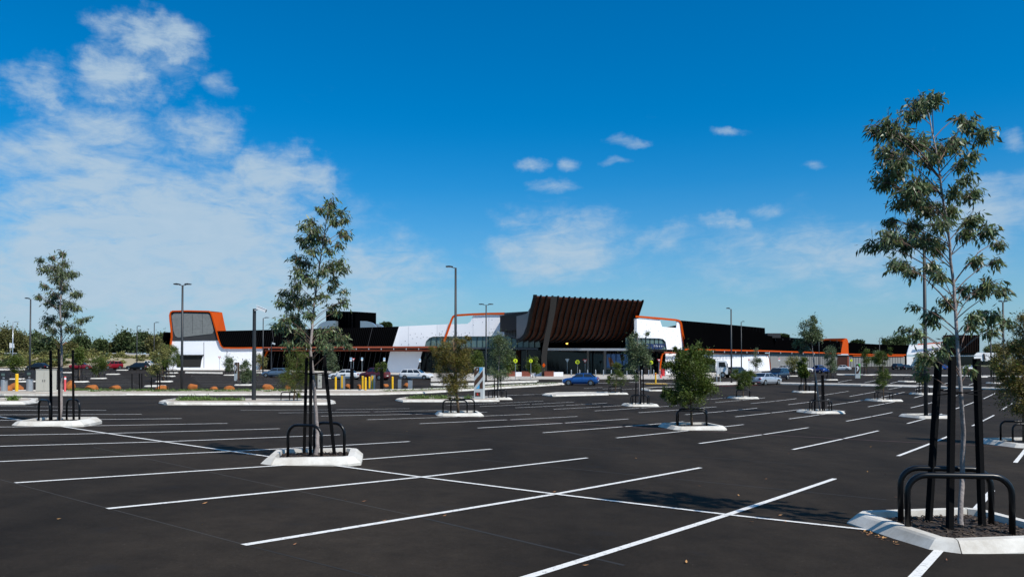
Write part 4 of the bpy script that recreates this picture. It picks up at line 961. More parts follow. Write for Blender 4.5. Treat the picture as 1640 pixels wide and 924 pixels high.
def facade(name, top, bottom, m, off=0, thick=.4, parent=None, n=24):
    """facade piece between an upper and a lower pixel polyline, following the plan curve"""
    def samp(pl, u):
        w = u * (len(pl) - 1); k = min(int(w), len(pl) - 2); f = w - k; return (pl[k][0] + (pl[k + 1][0] - pl[k][0]) * f, pl[k][1] + (pl[k + 1][1] - pl[k][1]) * f)
    t = dense(top, 6); b = dense(bottom, 6); A = []; B = []
    for i in range(n + 1):
        p = samp(t, i / n); q = samp(b, i / n); A.append(P(p[0], p[1], fd(p[0]) - off)); B.append(P(q[0], q[1], fd(p[0]) - off))
    e = Vector((0, thick, 0)); mb = MB(); mb.strip(A, B); mb.strip([p + e for p in A], [p + e for p in B]); mb.strip(A, [p + e for p in A]); mb.strip(B, [p + e for p in B])
    for k in (0, -1): mb.add([A[k], B[k], B[k] + e, A[k] + e], [(0, 1, 2, 3)])
    return mb.build(name, m, parent or bld)

# core volumes behind the facade (roofs and back)
def core(name, x0, x1, yt, dpt, m='clad_black', back=14, off=-.6):
    A = [P(x0, yt, fd(x0) - off), P(x1, yt + dpt, fd(x1) - off)]; B = [a + Vector((0, back, 0)) for a in A]; poly = [A[0], A[1], B[1], B[0]]
    zb = -2.2; mb = MB(); h = A[0].z - zb
    mb.add(poly + [Vector((p.x, p.y, zb)) for p in poly], [(0, 1, 2, 3), (0, 4, 5, 1), (1, 5, 6, 2), (2, 6, 7, 3), (3, 7, 4, 0)]); mb.build(name, m, bld)
core('left_wing_block', 350, 640, 532, 0, 'clad_dark_grey', 40, -3); core('centre_block', 640, 860, 524, 0, 'clad_dark_grey', 40, -4)
core('entrance_block', 862, 1016, 524, 0, 'clad_black', 30, -7)
core('right_block', 1016, 1092, 527, 0, 'clad_dark_grey', 30, -3)

# --- tower at the left end
T_ = []
wall('tower_wall', [(273, 545), (350, 545), (356, 557), (421, 557), (418, base_y(418, 169)), (266, base_y(266, 165))], 'white_wall', .0)
wall('wall_joint', [(326.2, 548), (326.8, 548), (326.8, 589), (326.2, 589)], 'clad_dark_grey', .03, .05)
wall('wall_joint', [(363.2, 562), (363.8, 562), (363.8, 590), (363.2, 590)], 'clad_dark_grey', .03, .05)
wall('tower_backing', [(273, 498.2), (336.6, 499), (350, 545), (273.5, 545.6)], 'clad_dark_grey', .08, .5)
scr = wall('perforated_screen', [(274.8, 506), (279.4, 500.9), (333.7, 502.2), (337.4, 506), (342, 529.7), (340.1, 534.3), (285, 540.7), (280.5, 538), (277.6, 529.7)], 'mesh_grey', .16, .1)
for k in range(1, 4):
    x = 276 + k * 16; wall('screen_joint', [(x, 503), (x + .18, 503), (x + .18 + .4, 534), (x + .4, 534)], 'clad_dark_grey', .19, .03, scr)
fr = curve_tube('orange_frame', dense([(269.3, 566), (272.5, 553), (274.4, 540), (273.9, 528), (272.2, 514), (271.6, 505), (272.8, 500.5), (276, 498.2), (300, 497.8), (334, 498.6), (337.2, 500.5), (339.5, 507), (345, 526), (350.4, 545), (353.5, 553), (357.5, 556.9), (380, 557.2), (421, 556.6)], 5), 2.0, 'orange', .4, .6)
mb = MB(); f0 = [P(337, 499.3, 167.9), P(355, 500.2, 175), P(361.5, 531, 175), P(346, 531, 168)]
mb.prism(f0, (0, .3, 0)); mb.add([P(276, 497.6, 167.3), P(336, 498.1, 167.9), P(355, 500, 175), P(298, 499.4, 175)], [(0, 1, 2, 3)]); mb.build('orange_side', 'orange', bld)
mb = MB(); mb.prism([P(290, 500.5, 172), P(340, 500.6, 172), P(350, 534, 172), P(290, 534, 172)], (-4.5, 8, 0)); mb.build('tower_volume', 'clad_dark_grey', bld)
mb = MB(); mb.prism([P(261.5, 532, 172), P(275, 532, 172), P(275, 600, 172), P(258, 600, 172)], (0, 14, 0)); mb.build('tower_rear_block', 'clad_black', bld)
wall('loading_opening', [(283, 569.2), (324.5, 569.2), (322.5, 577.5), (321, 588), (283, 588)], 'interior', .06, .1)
wall('opening_hood', [(282, 568), (325.5, 568), (325, 569.5), (282, 569.5)], 'clad_dark_grey', .5, .55)

# --- left wing: black cladding in folded ribs
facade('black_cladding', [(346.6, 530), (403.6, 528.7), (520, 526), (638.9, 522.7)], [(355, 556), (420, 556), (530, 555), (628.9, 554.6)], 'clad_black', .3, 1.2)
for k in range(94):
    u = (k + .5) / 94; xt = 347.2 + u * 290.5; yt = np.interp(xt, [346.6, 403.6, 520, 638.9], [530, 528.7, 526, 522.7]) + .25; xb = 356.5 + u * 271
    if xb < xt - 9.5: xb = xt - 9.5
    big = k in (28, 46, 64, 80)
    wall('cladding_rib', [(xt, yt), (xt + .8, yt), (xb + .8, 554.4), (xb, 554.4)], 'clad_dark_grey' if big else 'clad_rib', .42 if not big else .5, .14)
facade('canopy_fascia', [(421, 555.6), (530, 555), (640, 554.6), (700, 554.4)], [(421, 557.6), (530, 557.3), (640, 557.2), (700, 557.2)], 'rust_red', 3.0, .35)
facade('canopy_soffit_beam', [(424, 560), (530, 559.6), (640, 559.4), (690, 559.4)], [(424, 562.4), (530, 562.4), (640, 562.6), (690, 562.8)], 'rust_red', 1.4, .35)
facade('canopy_slab', [(421, 557.7), (530, 557.4), (640, 557.3), (700, 557.3)], [(421, 559.2), (530, 558.9), (640, 558.7), (700, 558.7)], 'frame_dark', 2.9, 3.0)
for k in range(14):
    x = 430 + k * 20; wall('canopy_bracket', [(x, 557.4), (x + 1.1, 557.4), (x + 1.1, 560), (x, 560)], 'fascia', 2.95, .2)
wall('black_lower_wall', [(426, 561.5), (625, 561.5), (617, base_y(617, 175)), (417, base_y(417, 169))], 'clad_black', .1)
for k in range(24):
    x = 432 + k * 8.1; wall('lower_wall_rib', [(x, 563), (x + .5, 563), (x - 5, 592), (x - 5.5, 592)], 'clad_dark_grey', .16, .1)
curve_tube('orange_post', [(428, 560.8), (423, 573), (416.5, 592)], 1.8, 'orange', .6, .5)
wall('white_lower_wall', [(625, 562), (676.5, 562), (666, base_y(666, 175)), (617, base_y(617, 176))], 'white_wall', .15)

# --- white curved wall with pierced openings, orange frame, upper glass
wtop = [(638.9, 522.7), (676, 521), (714.3, 519.2), (735, 518.9), (748.3, 518.6), (754, 514.5), (757.5, 505.5), (780, 504.6), (808, 503.6)]
wbot = [(629, 554.6), (655, 554.4), (680.2, 554.2), (682, 547), (687.6, 540.9), (694, 538.9), (730, 538.6), (770, 538.5), (808, 538.3)]
def wall_between(name, top, bot, m, off, thick):
    xs = sorted(set([p[0] for p in top] + [p[0] for p in bot if top[0][0] <= p[0] <= top[-1][0]] + list(np.arange(math.ceil(top[0][0]), top[-1][0], 4.0))))
    A = []; B = []
    for x in xs:
        A.append(P(x, np.interp(x, [p[0] for p in top], [p[1] for p in top]), fd(x) - off)); B.append(P(x, np.interp(x, [p[0] for p in bot], [p[1] for p in bot]), fd(x) - off))
    e = Vector((0, thick, 0)); mb = MB(); mb.strip(A, B); mb.strip([p + e for p in A], [p + e for p in B]); mb.strip(A, [p + e for p in A]); mb.strip(B, [p + e for p in B])
    for k in (0, -1): mb.add([A[k], B[k], B[k] + e, A[k] + e], [(0, 1, 2, 3)])
    return mb.build(name, m, bld)
wall_between('white_wall_panel', wtop, wbot, 'white_wall', .2, .6)
wall('white_wall_wedge', [(638.9, 522.7), (638.9, 554.5), (629, 554.5)], 'white_wall', .2, .6)
for x, y0, y1 in ((654, 522.6, 554), (700, 520.2, 538), (757.5, 506, 538.2), (783, 505, 538.2)):
    wall('panel_joint', [(x, y0), (x + .35, y0), (x + .35, y1), (x, y1)], 'fascia', .23, .05)
mb = MB()
holes = [(657,536),(665,534.3),(675,534.3),(684,540),(692,533.5),(698,536),(704,533.5),(708.5,530.5),(668,540),(674,541.8),(661,542),(678,539.7),(649,546),(655,551.5),(667,549.5),(643,551.5),(739,535),(745,532.7),(752,532.8),(758,520.6),(773,516),(788,512),(732,533),(726,531),(735,537)]
holes2 = [(1035,520),(1042,526),(1050,518),(1055,530),(1062,530),(1070,533),(1075,540),(1082,545),(1068,527),(1078,530),(1046,535),(1033,530),(1039,537),(1073,550),(1085,538),(1088,551),(1027,516),(1064,536)]
for x, y in holes + holes2:
    r = .5 if x < 900 else .35; d = fd(x) - .24
    mb.prism([P(x + r * math.cos(a), y + r * math.sin(a), d) for a in np.linspace(0, 6.283, 8, endpoint=False)], (0, .03, 0))
o = mb.build('wall_perforations', 'clad_dark_grey', bld); o['kind'] = 'stuff'
curve_tube('orange_frame', dense([(711, 547), (716, 533), (723, 512.5), (725.3, 507.5), (729, 505), (757, 503.3), (785, 502.3), (809, 501.9)], 5), 3.2, 'orange', .45, .5)
facade('upper_glass', [(684, 540), (735, 538.5), (808, 538.3), (866, 540)], [(681, 556), (735, 556), (808, 556), (866, 556)], 'glass_green', -.2, .15)
for k in range(20):
    x = 690 + k * 9.2; wall('mullion', [(x, 538.6), (x + .8, 538.6), (x + .8, 556.4), (x, 556.4)], 'frame_dark', -.05, .2)
facade('awning_fascia', [(735, 556), (808, 556.4), (862, 557)], [(735, 558.6), (808, 559.2), (862, 560.2)], 'scoop_grey', 3.2, 3.4)
facade('awning_fascia', [(876, 557.2), (940, 557.6), (1006, 557.8)], [(876, 560.9), (940, 561.1), (1006, 561.2)], 'fascia', 6, 6)
facade('awning_fascia', [(1007, 558.8), (1040, 559.6), (1068, 560)], [(1007, 561.2), (1040, 562), (1068, 562.4)], 'frame_dark', 4, 4)
# ground floor: shop glass with frames, deep under the awning
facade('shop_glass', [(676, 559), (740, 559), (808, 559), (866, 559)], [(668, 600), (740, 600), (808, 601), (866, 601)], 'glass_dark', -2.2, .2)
for k, x in enumerate([682, 690, 701, 713, 726, 739, 752, 765, 778, 791, 804, 817, 830, 843]):
    wall('shopfront_post', [(x, 559), (x + (2.2 if k % 4 == 0 else .9), 559), (x + (2.2 if k % 4 == 0 else .9), 600), (x, 600)], 'grey_wall' if x > 825 else 'frame_dark', -2.0, .3)
curve_tube('slanted_post', [(690, 559), (680, 575), (676, 597)], 2, 'frame_dark', -.5, .6)
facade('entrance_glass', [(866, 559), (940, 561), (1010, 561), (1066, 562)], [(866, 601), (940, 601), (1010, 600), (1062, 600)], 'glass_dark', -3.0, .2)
for x, w, m in [(842, 5, 'grey_wall'), (849, 3, 'grey_wall'), (940, 3.5, 'grey_wall'), (948, 1, 'frame_dark'), (967, 4, 'grey_wall'), (978, 1, 'frame_dark'), (986, 1, 'frame_dark'), (996, 1.2, 'frame_dark'), (1009, 2.5, 'frame_dark'), (1020, 1.2, 'frame_dark'), (1030, 2, 'frame_dark'), (1042, 1.2, 'frame_dark'), (1051, 2, 'frame_dark')]:
    wall('shopfront_post', [(x, 561), (x + w, 561), (x + w, 600.5), (x, 600.5)], m, -2.7, .4)
po = wall('window_poster', [(971.5, 567), (1006, 567), (1006, 588.5), (971.5, 588.5)], 'poster_blue', -2.85, .06)
wall('poster_figure', [(974, 572), (979, 573), (984, 583), (989, 585), (987, 587.5), (977, 587.5)], 'skin_orange', -2.8, .05, po)
wall('poster_figure', [(993, 567.5), (999, 567.5), (1000, 577), (995, 578)], 'interior', -2.8, .05, po)
wall('poster_strip', [(971.5, 589), (1006, 589), (1006, 591), (971.5, 591)], 'grey_wall', -2.8, .05, po)
wall('timber_panel', [(826, 561), (833.5, 561), (833.5, 596), (826, 596)], 'brown_panel', -1.9, .1)
lamp = MB(); lamp.tube([P(908, 549.3, 158), P(908, 549.9, 158.2)], .22, 8)
m_ = bpy.data.materials.new('lamp_glow'); m_.use_nodes = True; bb = m_.node_tree.nodes['Principled BSDF']; bb.inputs['Base Color'].default_value = (.9, .6, .15, 1); bb.inputs['Emission Color'].default_value = (1, .55, .1, 1); bb.inputs['Emission Strength'].default_value = 2.5; MAT['lamp_glow'] = m_
lamp.build('soffit_lamp', 'lamp_glow', bld)

# --- brown scoop canopy: curved panels between dark fins
S0 = P(856.5, 476, 141); E0 = P(1029, 484, 154); bk = Vector((-.32, .947, 0)).normalized()
zt0, zt1 = S0.z, E0.z; zs_ = P(900, 545.5, 150).z
PR = [(0, 1.0), (.95, .83), (1.9, .66), (2.8, .44), (3.4, .32), (4.1, .21), (5.0, .12), (6.2, .06), (7.6, .02), (9.2, 0)]
def scoop(f, push=0.0, extra=0.0, zlow=0.0):
    b = S0.lerp(E0, f); zt = b.z; o = []
    for i, (t, q) in enumerate(PR):
        p = Vector((b.x, b.y, 0)) + bk * (t - push * (1 if i < 6 else .3)); p.z = zs_ + (zt - zs_) * q - (push if i >= 5 else push * q * 0); o.append(p)
    if extra: o = [Vector((o[0].x, o[0].y, o[0].z + extra)) - bk * extra * .25] + o
    return o
NP = 20
for k in range(NP):
    a, b = (k + .06) / NP, (k + .94) / NP; A = scoop(a); B = scoop(b); n_ = len(A); e = bk * .35 + Vector((0, 0, .3))
    mb = MB(); mb.strip(A, B); mb.strip([p + e for p in A], [p + e for p in B]); mb.strip(A, [p + e for p in A]); mb.strip(B, [p + e for p in B]); mb.add([A[0], B[0], B[0] + e, A[0] + e], [(0, 1, 2, 3)])
    mb.build('canopy_panel', 'brown_panel', bld)
for k in range(NP + 1):
    f = k / NP; A = scoop(f, .32, .42); B = scoop(f, -.25, .42); s = (E0 - S0).normalized() * (.11 if k else .3); s.z = 0
    mb = MB(); Q = [[p + s for p in A], [p - s for p in A], [p - s for p in B], [p + s for p in B]]
    for i in range(4): mb.strip(Q[i], Q[(i + 1) % 4])
    for j in (0, -1): mb.add([Q[i][j] for i in range(4)], [(0, 1, 2, 3)])
    mb.build('canopy_fin', 'fin', bld)
# grey curved flank of the scoop and its back
A = scoop(-.01, .1); mb = MB(); top = [Vector((p.x, p.y, max(p.z, np.interp(i, [0, 4, 9], [zt0 - .8, 9.6, 9.4])))) for i, p in enumerate(A)]
low = [p.copy() for p in A]; mb.strip(top[2:], low[2:]); mb.build('scoop_flank', 'scoop_grey', bld, recalc=True)
for i in range(1, 9):
    u = i / 9; pl = [(809 + u * 38, 501), (809.4 + u * 38, 501), (809.4 + u * 36, 540 - 0 * u), (809 + u * 36, 540)]
facade('flank_wall', [(807.5, 500.8), (828, 499.6), (850, 498.2)], [(807.5, 534), (822, 541), (846, 543.5)], 'scoop_grey', 6.5, 6.5)
for k in range(8):
    x = 812 + k * 4.5; wall('flank_seam', [(x, 501.5 - k * .3), (x + .35, 501.5 - k * .3), (x + .35 - .3, 535 + min(k, 3) * 1.6), (x - .3, 535 + min(k, 3) * 1.6)], 'fin', 6.6, .1)
mb = MB(); zr = P(900, 500.5, 150).z; A = scoop(.02, -.5)[6]; B = scoop(.98, -.5)[6]; A.z = B.z = zr; e = bk * 16
mb.add([A, B, B + e, A + e] + [p - Vector((0, 0, 3.2)) for p in (A, B, B + e, A + e)], [(0, 1, 2, 3), (0, 4, 5, 1), (1, 5, 6, 2), (2, 6, 7, 3), (3, 7, 4, 0)]); mb.build('scoop_roof', 'fin', bld)
mb = MB(); mb.prism([P(x, y, 139.2) for x, y in [(882.6, 474.5), (892.6, 474.8), (889.6, 497), (885.6, 518), (881.9, 534), (877.5, 557), (875.9, 571), (876.3, base_y(876, 139.2)), (867.6, base_y(868, 139.2)), (867.2, 571), (869, 557), (873.5, 533.6), (877, 518), (880.2, 497)]], (0, .8, 0))
mat('column_grey', (.030, .027, .024), .7, spec=.15); lc = mb.build('leaning_column', 'column_grey', bld)
mb = MB(); mb.prism([P(x, y, 139.15) for x, y in [(871, 581), (873.6, 584.8), (871, 588.6), (868.4, 584.8)]], (0, .04, 0)); mb.build('orange_diamond', 'orange', lc)
# right white wall with slot, orange frame
wtop2 = [(1016, 510), (1024.5, 510.3), (1056.7, 511.4), (1060.4, 523.2), (1083.3, 525), (1083.6, 513.6), (1087, 514)]
wb2 = [(1016, 540.7), (1056, 541.8), (1062, 543), (1066, 547), (1068, 559.5), (1083, 559.7), (1087, 559.8)]
wall_between('white_wall_panel', wtop2, wb2, 'white_wall', .2, .6)
wall('white_wall_wedge', [(1087, 514), (1090, 516), (1097, 560), (1087, 560)], 'white_wall', .2, .5)
curve_tube('orange_frame', dense([(1018, 506.8), (1024, 507.1), (1056, 509.8), (1083, 512.4), (1088, 513.6), (1090.6, 517), (1094, 537), (1097, 556.5), (1099, 559)], 5), 3.0, 'orange', .45, .6)
facade('upper_glass', [(1002, 541), (1040, 541.6), (1066, 543)], [(1002, 558.6), (1040, 559), (1068, 559.6)], 'glass_green', -.2, .15)
wall('navy_banner', [(1030, 550), (1066.3, 550.5), (1067.8, 559), (1030, 558.6)], 'navy', -.1, .06)
for x in (1047.5, 1050.5, 1053, 1056, 1059, 1061.5): wall('banner_letter', [(x, 552.2 if x < 1052 else 553.2), (x + .7, 552.2 if x < 1052 else 553.2), (x + .7, 555.4), (x, 555.4)], 'white_plastic', -.05, .04)
for k in range(9):
    x = 1006 + k * 7; wall('mullion', [(x, 541), (x + .7, 541), (x + .7, 559.2), (x, 559.2)], 'frame_dark', -.05, .2)

# --- right wing receding: black upper wall, orange canopy edge, pale lower walls
core('right_wing_block', 1104, 1225, 516.5, 10.5, 'clad_black', 26, -1.5)
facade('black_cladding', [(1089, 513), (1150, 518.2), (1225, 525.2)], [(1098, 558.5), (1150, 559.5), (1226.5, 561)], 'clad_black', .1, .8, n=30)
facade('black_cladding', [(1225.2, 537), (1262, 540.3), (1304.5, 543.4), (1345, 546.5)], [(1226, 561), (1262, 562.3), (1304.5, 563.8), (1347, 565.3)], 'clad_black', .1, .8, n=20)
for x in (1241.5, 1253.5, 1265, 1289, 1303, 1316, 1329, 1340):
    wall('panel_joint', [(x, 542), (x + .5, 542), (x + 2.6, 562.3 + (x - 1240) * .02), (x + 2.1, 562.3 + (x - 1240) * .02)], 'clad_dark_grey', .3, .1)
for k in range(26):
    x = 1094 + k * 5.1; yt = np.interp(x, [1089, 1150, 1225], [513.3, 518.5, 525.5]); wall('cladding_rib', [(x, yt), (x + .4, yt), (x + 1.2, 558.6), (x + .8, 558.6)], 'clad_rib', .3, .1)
facade('canopy_fascia', [(1096, 558.2), (1226, 560.8), (1347, 565)], [(1096, 560.6), (1226, 562.9), (1347, 566.8)], 'orange', 3.0, .35)
facade('canopy_slab', [(1096, 560.7), (1226, 563), (1347, 566.9)], [(1096, 562.4), (1226, 564.2), (1347, 567.7)], 'frame_dark', 2.9, 2.9)
facade('canopy_soffit_beam', [(1064, 563.2), (1100, 563.8), (1226, 566), (1232, 566.1)], [(1064, 566), (1100, 566.4), (1226, 568), (1232, 568.1)], 'rust_red', 1.2, .3)
for k in range(12):
    x = 1106 + k * 18; y = 560.8 + (x - 1096) * .018; wall('canopy_bracket', [(x, y), (x + .8, y), (x + .8, y + 2.8), (x, y + 2.8)], 'fascia', 2.95, .2)
facade('white_lower_wall', [(1066, 566), (1120, 566.6), (1231, 568.2)], [(1066, 604), (1120, 601), (1233.5, 595)], 'white_wall', .1, .4, n=30)
mb = MB()
for k in range(24):     # pale grey printed panels on the lower wall
    x = 1103 + k * 5.3; y0 = 569.5 + (x - 1100) * .004
    mb.prism([P(qx, qy, fd(qx) - .2) for qx, qy in ((x, y0), (x + 4, y0), (x + 4, y0 + 8.5 - (x - 1100) * .02), (x + (1.4 if k % 3 else 3), y0 + 5.5 + (k % 4) * .9), (x, y0 + 7))], (0, .05, 0))
mat('print_grey', (.56, .58, .62), .7, var=.2, scale=3); mb.build('printed_pattern', 'print_grey', bld)
curve_tube('orange_post', [(1066, 565.5), (1060.8, 567), (1058.5, 580), (1056, 602)], 2.4, 'orange', .9, .5)
curve_tube('orange_post', [(1226, 567.2), (1230, 568.5), (1232, 575), (1234.5, 596)], 1.4, 'orange', .5, .5)
facade('grey_ribbed_wall', [(1233, 562), (1290, 564), (1343, 566)], [(1235, 594.5), (1290, 591.5), (1343, 589.5)], 'grey_wall', .1, .4)
for k in range(36):
    x = 1237 + k * 2.95; wall('wall_rib', [(x, 568), (x + .7, 568), (x + .7, 593.5 - k * .1), (x, 593.5 - k * .1)], 'clad_dark_grey', .22, .12)
# orange portal
facade('portal_top', [(1304.5, 543), (1330, 542), (1354, 541.6)], [(1304.5, 545.3), (1330, 546.2), (1350, 547)], 'orange', 1.5, 3.0)
wall('portal_side', [(1350, 546.6), (1354, 541.6), (1356.8, 542.5), (1358.4, 546), (1359.2, 567), (1346.5, 567), (1347.2, 562)], 'orange', 1.4, 3.0)
wall('portal_doorway', [(1341.8, 569.5), (1358.3, 569.5), (1358.3, 589.8), (1340.5, 589.8)], 'brown_panel', .4, .4)
wall('portal_awning', [(1345, 566.6), (1359, 566.6), (1360, 568.8), (1341, 568.8)], 'fascia', 2.5, 2.4)
wall('portal_post', [(1357.6, 566), (1359, 566), (1359.2, 590), (1357.4, 590)], 'rust_red', 1.0, .8)
core('far_wing_block', 1360, 1452, 556, 0, 'clad_black', 40, -3)
facade('black_cladding', [(1359, 548.6), (1407.5, 551.4), (1456, 552.8)], [(1359, 566.3), (1407.5, 567), (1451.4, 567)], 'clad_black', .1, .8, n=16)
facade('canopy_fascia', [(1359, 566.2), (1407, 567), (1451, 567.3)], [(1359, 567.9), (1407, 568.6), (1451, 568.9)], 'orange', 3, .4)
facade('canopy_fascia', [(1366, 569.2), (1407, 569.5), (1448, 569.8)], [(1366, 570.4), (1407, 570.7), (1448, 571)], 'orange', 2, .4)
facade('grey_ribbed_wall', [(1360, 570), (1407, 570.5), (1449, 571)], [(1360, 590), (1407, 588.5), (1449, 587)], 'grey_wall', .1, .4)
for k in range(20):
    x = 1362 + k * 4.2; wall('wall_rib', [(x, 571), (x + .8, 571), (x + .8, 588), (x, 588)], 'clad_dark_grey', .25, .12)
# plant room and cowls on the roof
mb = MB(); a, b, c = P(522, 498, 200), P(569, 499, 194), P(602.5, 501, 204); mb.add([a, b, c, a + Vector((30, 0, 0)) * 0 + Vector((4, 14, 0))] + [Vector((p.x, p.y, 4)) for p in (a, b, c, a + Vector((4, 14, 0)))], [(0, 1, 2, 3), (0, 4, 5, 1), (1, 5, 6, 2), (2, 6, 7, 3), (3, 7, 4, 0)]); pr = mb.build('plant_room', 'clad_black', bld)
for k in range(1, 9):
    x = 523 + k * 5.1; mb = MB(); d = 200 - (x - 522) / 47 * 6; mb.prism([P(x, 498.6, d - .05), P(x + .4, 498.6, d - .05), P(x + .4, 526, d - .05), P(x, 526, d - .05)], (0, .05, 0)); mb.build('cladding_rib', 'clad_dark_grey', pr)
def cowl(x0, x1, yt, yb, d):
    r = []; n = 8
    for i in range(n + 1):
        a = i / n * math.pi / 2; r.append((x0 + (x1 - x0) * (.25 + .75 * math.sin(a)) if i else x0, yt + (yb - yt) * (1 - math.cos(a))))
    poly = [P(x0, yb, d)] + [P(x0, yt, d)] + [P(x, y, d) for x, y in r[1:]]; mb = MB(); mb.prism(poly, (0, 3, 0)); mb.build('roof_cowl', 'galv', bld)
cowl(577, 601, 514, 525, 186); cowl(537, 507, 513.5, 528, 186); cowl(602, 612, 518.5, 525, 190)
mb = MB(); mb.box(P(1237, 537.5, 214), (3.4, 3, 1.2)); mb.build('roof_unit', 'clad_dark_grey', bld)
# planters with rust boxes
pl0 = G(816, 603.2); pl1 = G(902, 603.2)
t = thing('planter_wall', pl0, 'low white concrete planter wall before the entrance', 'planter'); mb = MB(); a = rest(pl0, 0); b = rest(pl1, 0); mb.prism([a + Vector((0, 0, -.1)), b + Vector((0, 0, -.1)), Vector((b.x, b.y, b.z + .8)), Vector((a.x, a.y, a.z + .8))], (0, 1.2, 0)); mb.build('wall', 'white_wall', t)
for x0, x1 in ((811, 825), (835.5, 849.5), (871.5, 886.5)):
    g = G((x0 + x1) / 2, 603.4); g.y -= .5; s = g.y / F; o = thing('rust_planter', g, 'rust-red planter box standing along the white planter wall', 'planter', 'rust planter boxes'); mb = MB(); mb.box(g + Vector((0, 0, .5)), ((x1 - x0) * s, .7, .8)); mb.build('box', 'rust_box', o)
    mb = MB(); mb.box(g + Vector((0, 0, .92)), ((x1 - x0) * s * 1.03, .75, .06)); mb.build('rim', 'rust_box', o)
for (px, cr, l) in [(814, [(815, 580, 8, 11), (818, 588, 7, 8)], 'fresh green tree beside the first yellow pedestrian sign'), (853, [(856, 578, 9, 8), (852, 586, 8, 8)], 'fresh green tree in front of the grey shopfront posts'), (763, [(763, 577, 9, 12)], 'dark green tree under the glass entrance band'), (858, [(858, 590, 5, 6)], 'small plants by the leaning column')]:
    g = G(px, 606); bushy('entrance_tree', g, cr, g.y, l, 'leaf_fine', 1300, .2, .4, clump=.3, trunk_r=.05)

# --- far entrance at the right
fe = thing('far_entrance', P(1540, 588, 430), 'distant second entrance with a dark brown canopy behind the tallest gum', 'building')
def fpan(name, pts, m, d, th=.5): mb = MB(); mb.prism([P(x, y, d) for x, y in pts], (0, th, 0)); return mb.build(name, m, fe)
fpan('white_wall', [(1456.5, 552.5), (1500, 550), (1513, 545), (1513, 568), (1452, 568)], 'white_wall', 402)
fpan('orange_edge', [(1470, 550.6), (1500, 548.4), (1512, 547), (1512, 548.6), (1500, 550), (1470, 552.4)], 'orange', 400)
fpan('white_lower_wall', [(1449, 571), (1472, 571), (1468, 590), (1448, 590)], 'white_wall', 398)
fpan('canopy_slab', [(1478, 569), (1572, 569.2), (1572, 570.6), (1478, 570.4)], 'fascia', 392, 8)
fpan('shopfront', [(1470, 570), (1560, 570), (1560, 590), (1470, 590)], 'glass_dark', 406)
for k in range(16):
    x0 = 1512 + k * 3.56; fpan('canopy_panel', [(x0, 537), (x0 + 3.0, 537), (x0 + 3.0 - .2 * (k / 8), 563), (x0 - .2 * (k / 8), 565)], 'brown_panel', 391, 1)
    fpan('canopy_fin', [(x0 + 3.0, 536.2), (x0 + 3.56, 536.2), (x0 + 3.5, 564), (x0 + 2.9, 564)], 'fin', 390.5, 1.4)
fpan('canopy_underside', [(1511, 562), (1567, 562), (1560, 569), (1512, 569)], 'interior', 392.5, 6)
sh = thing('white_shop_block', P(1580, 588, 440), 'low white shop block beyond the far entrance canopy', 'building')
mb = MB(); mb.prism([P(x, y, 440) for x, y in [(1550, 565), (1574, 564.6), (1602, 565), (1602, 590), (1550, 590)]], (0, 10, 0)); mb.build('wall', 'white_wall', sh)
mb = MB(); mb.prism([P(x, y, 439.5) for x, y in [(1575, 566), (1577, 566), (1579, 576), (1576, 576)]], (0, .3, 0)); mb.build('joint', 'clad_dark_grey', sh)
mb = MB(); mb.prism([P(x, y, 439.6) for x, y in [(1552, 578), (1600, 578), (1600, 590), (1552, 590)]], (0, .3, 0)); mb.build('shopfront', 'glass_dark', sh)

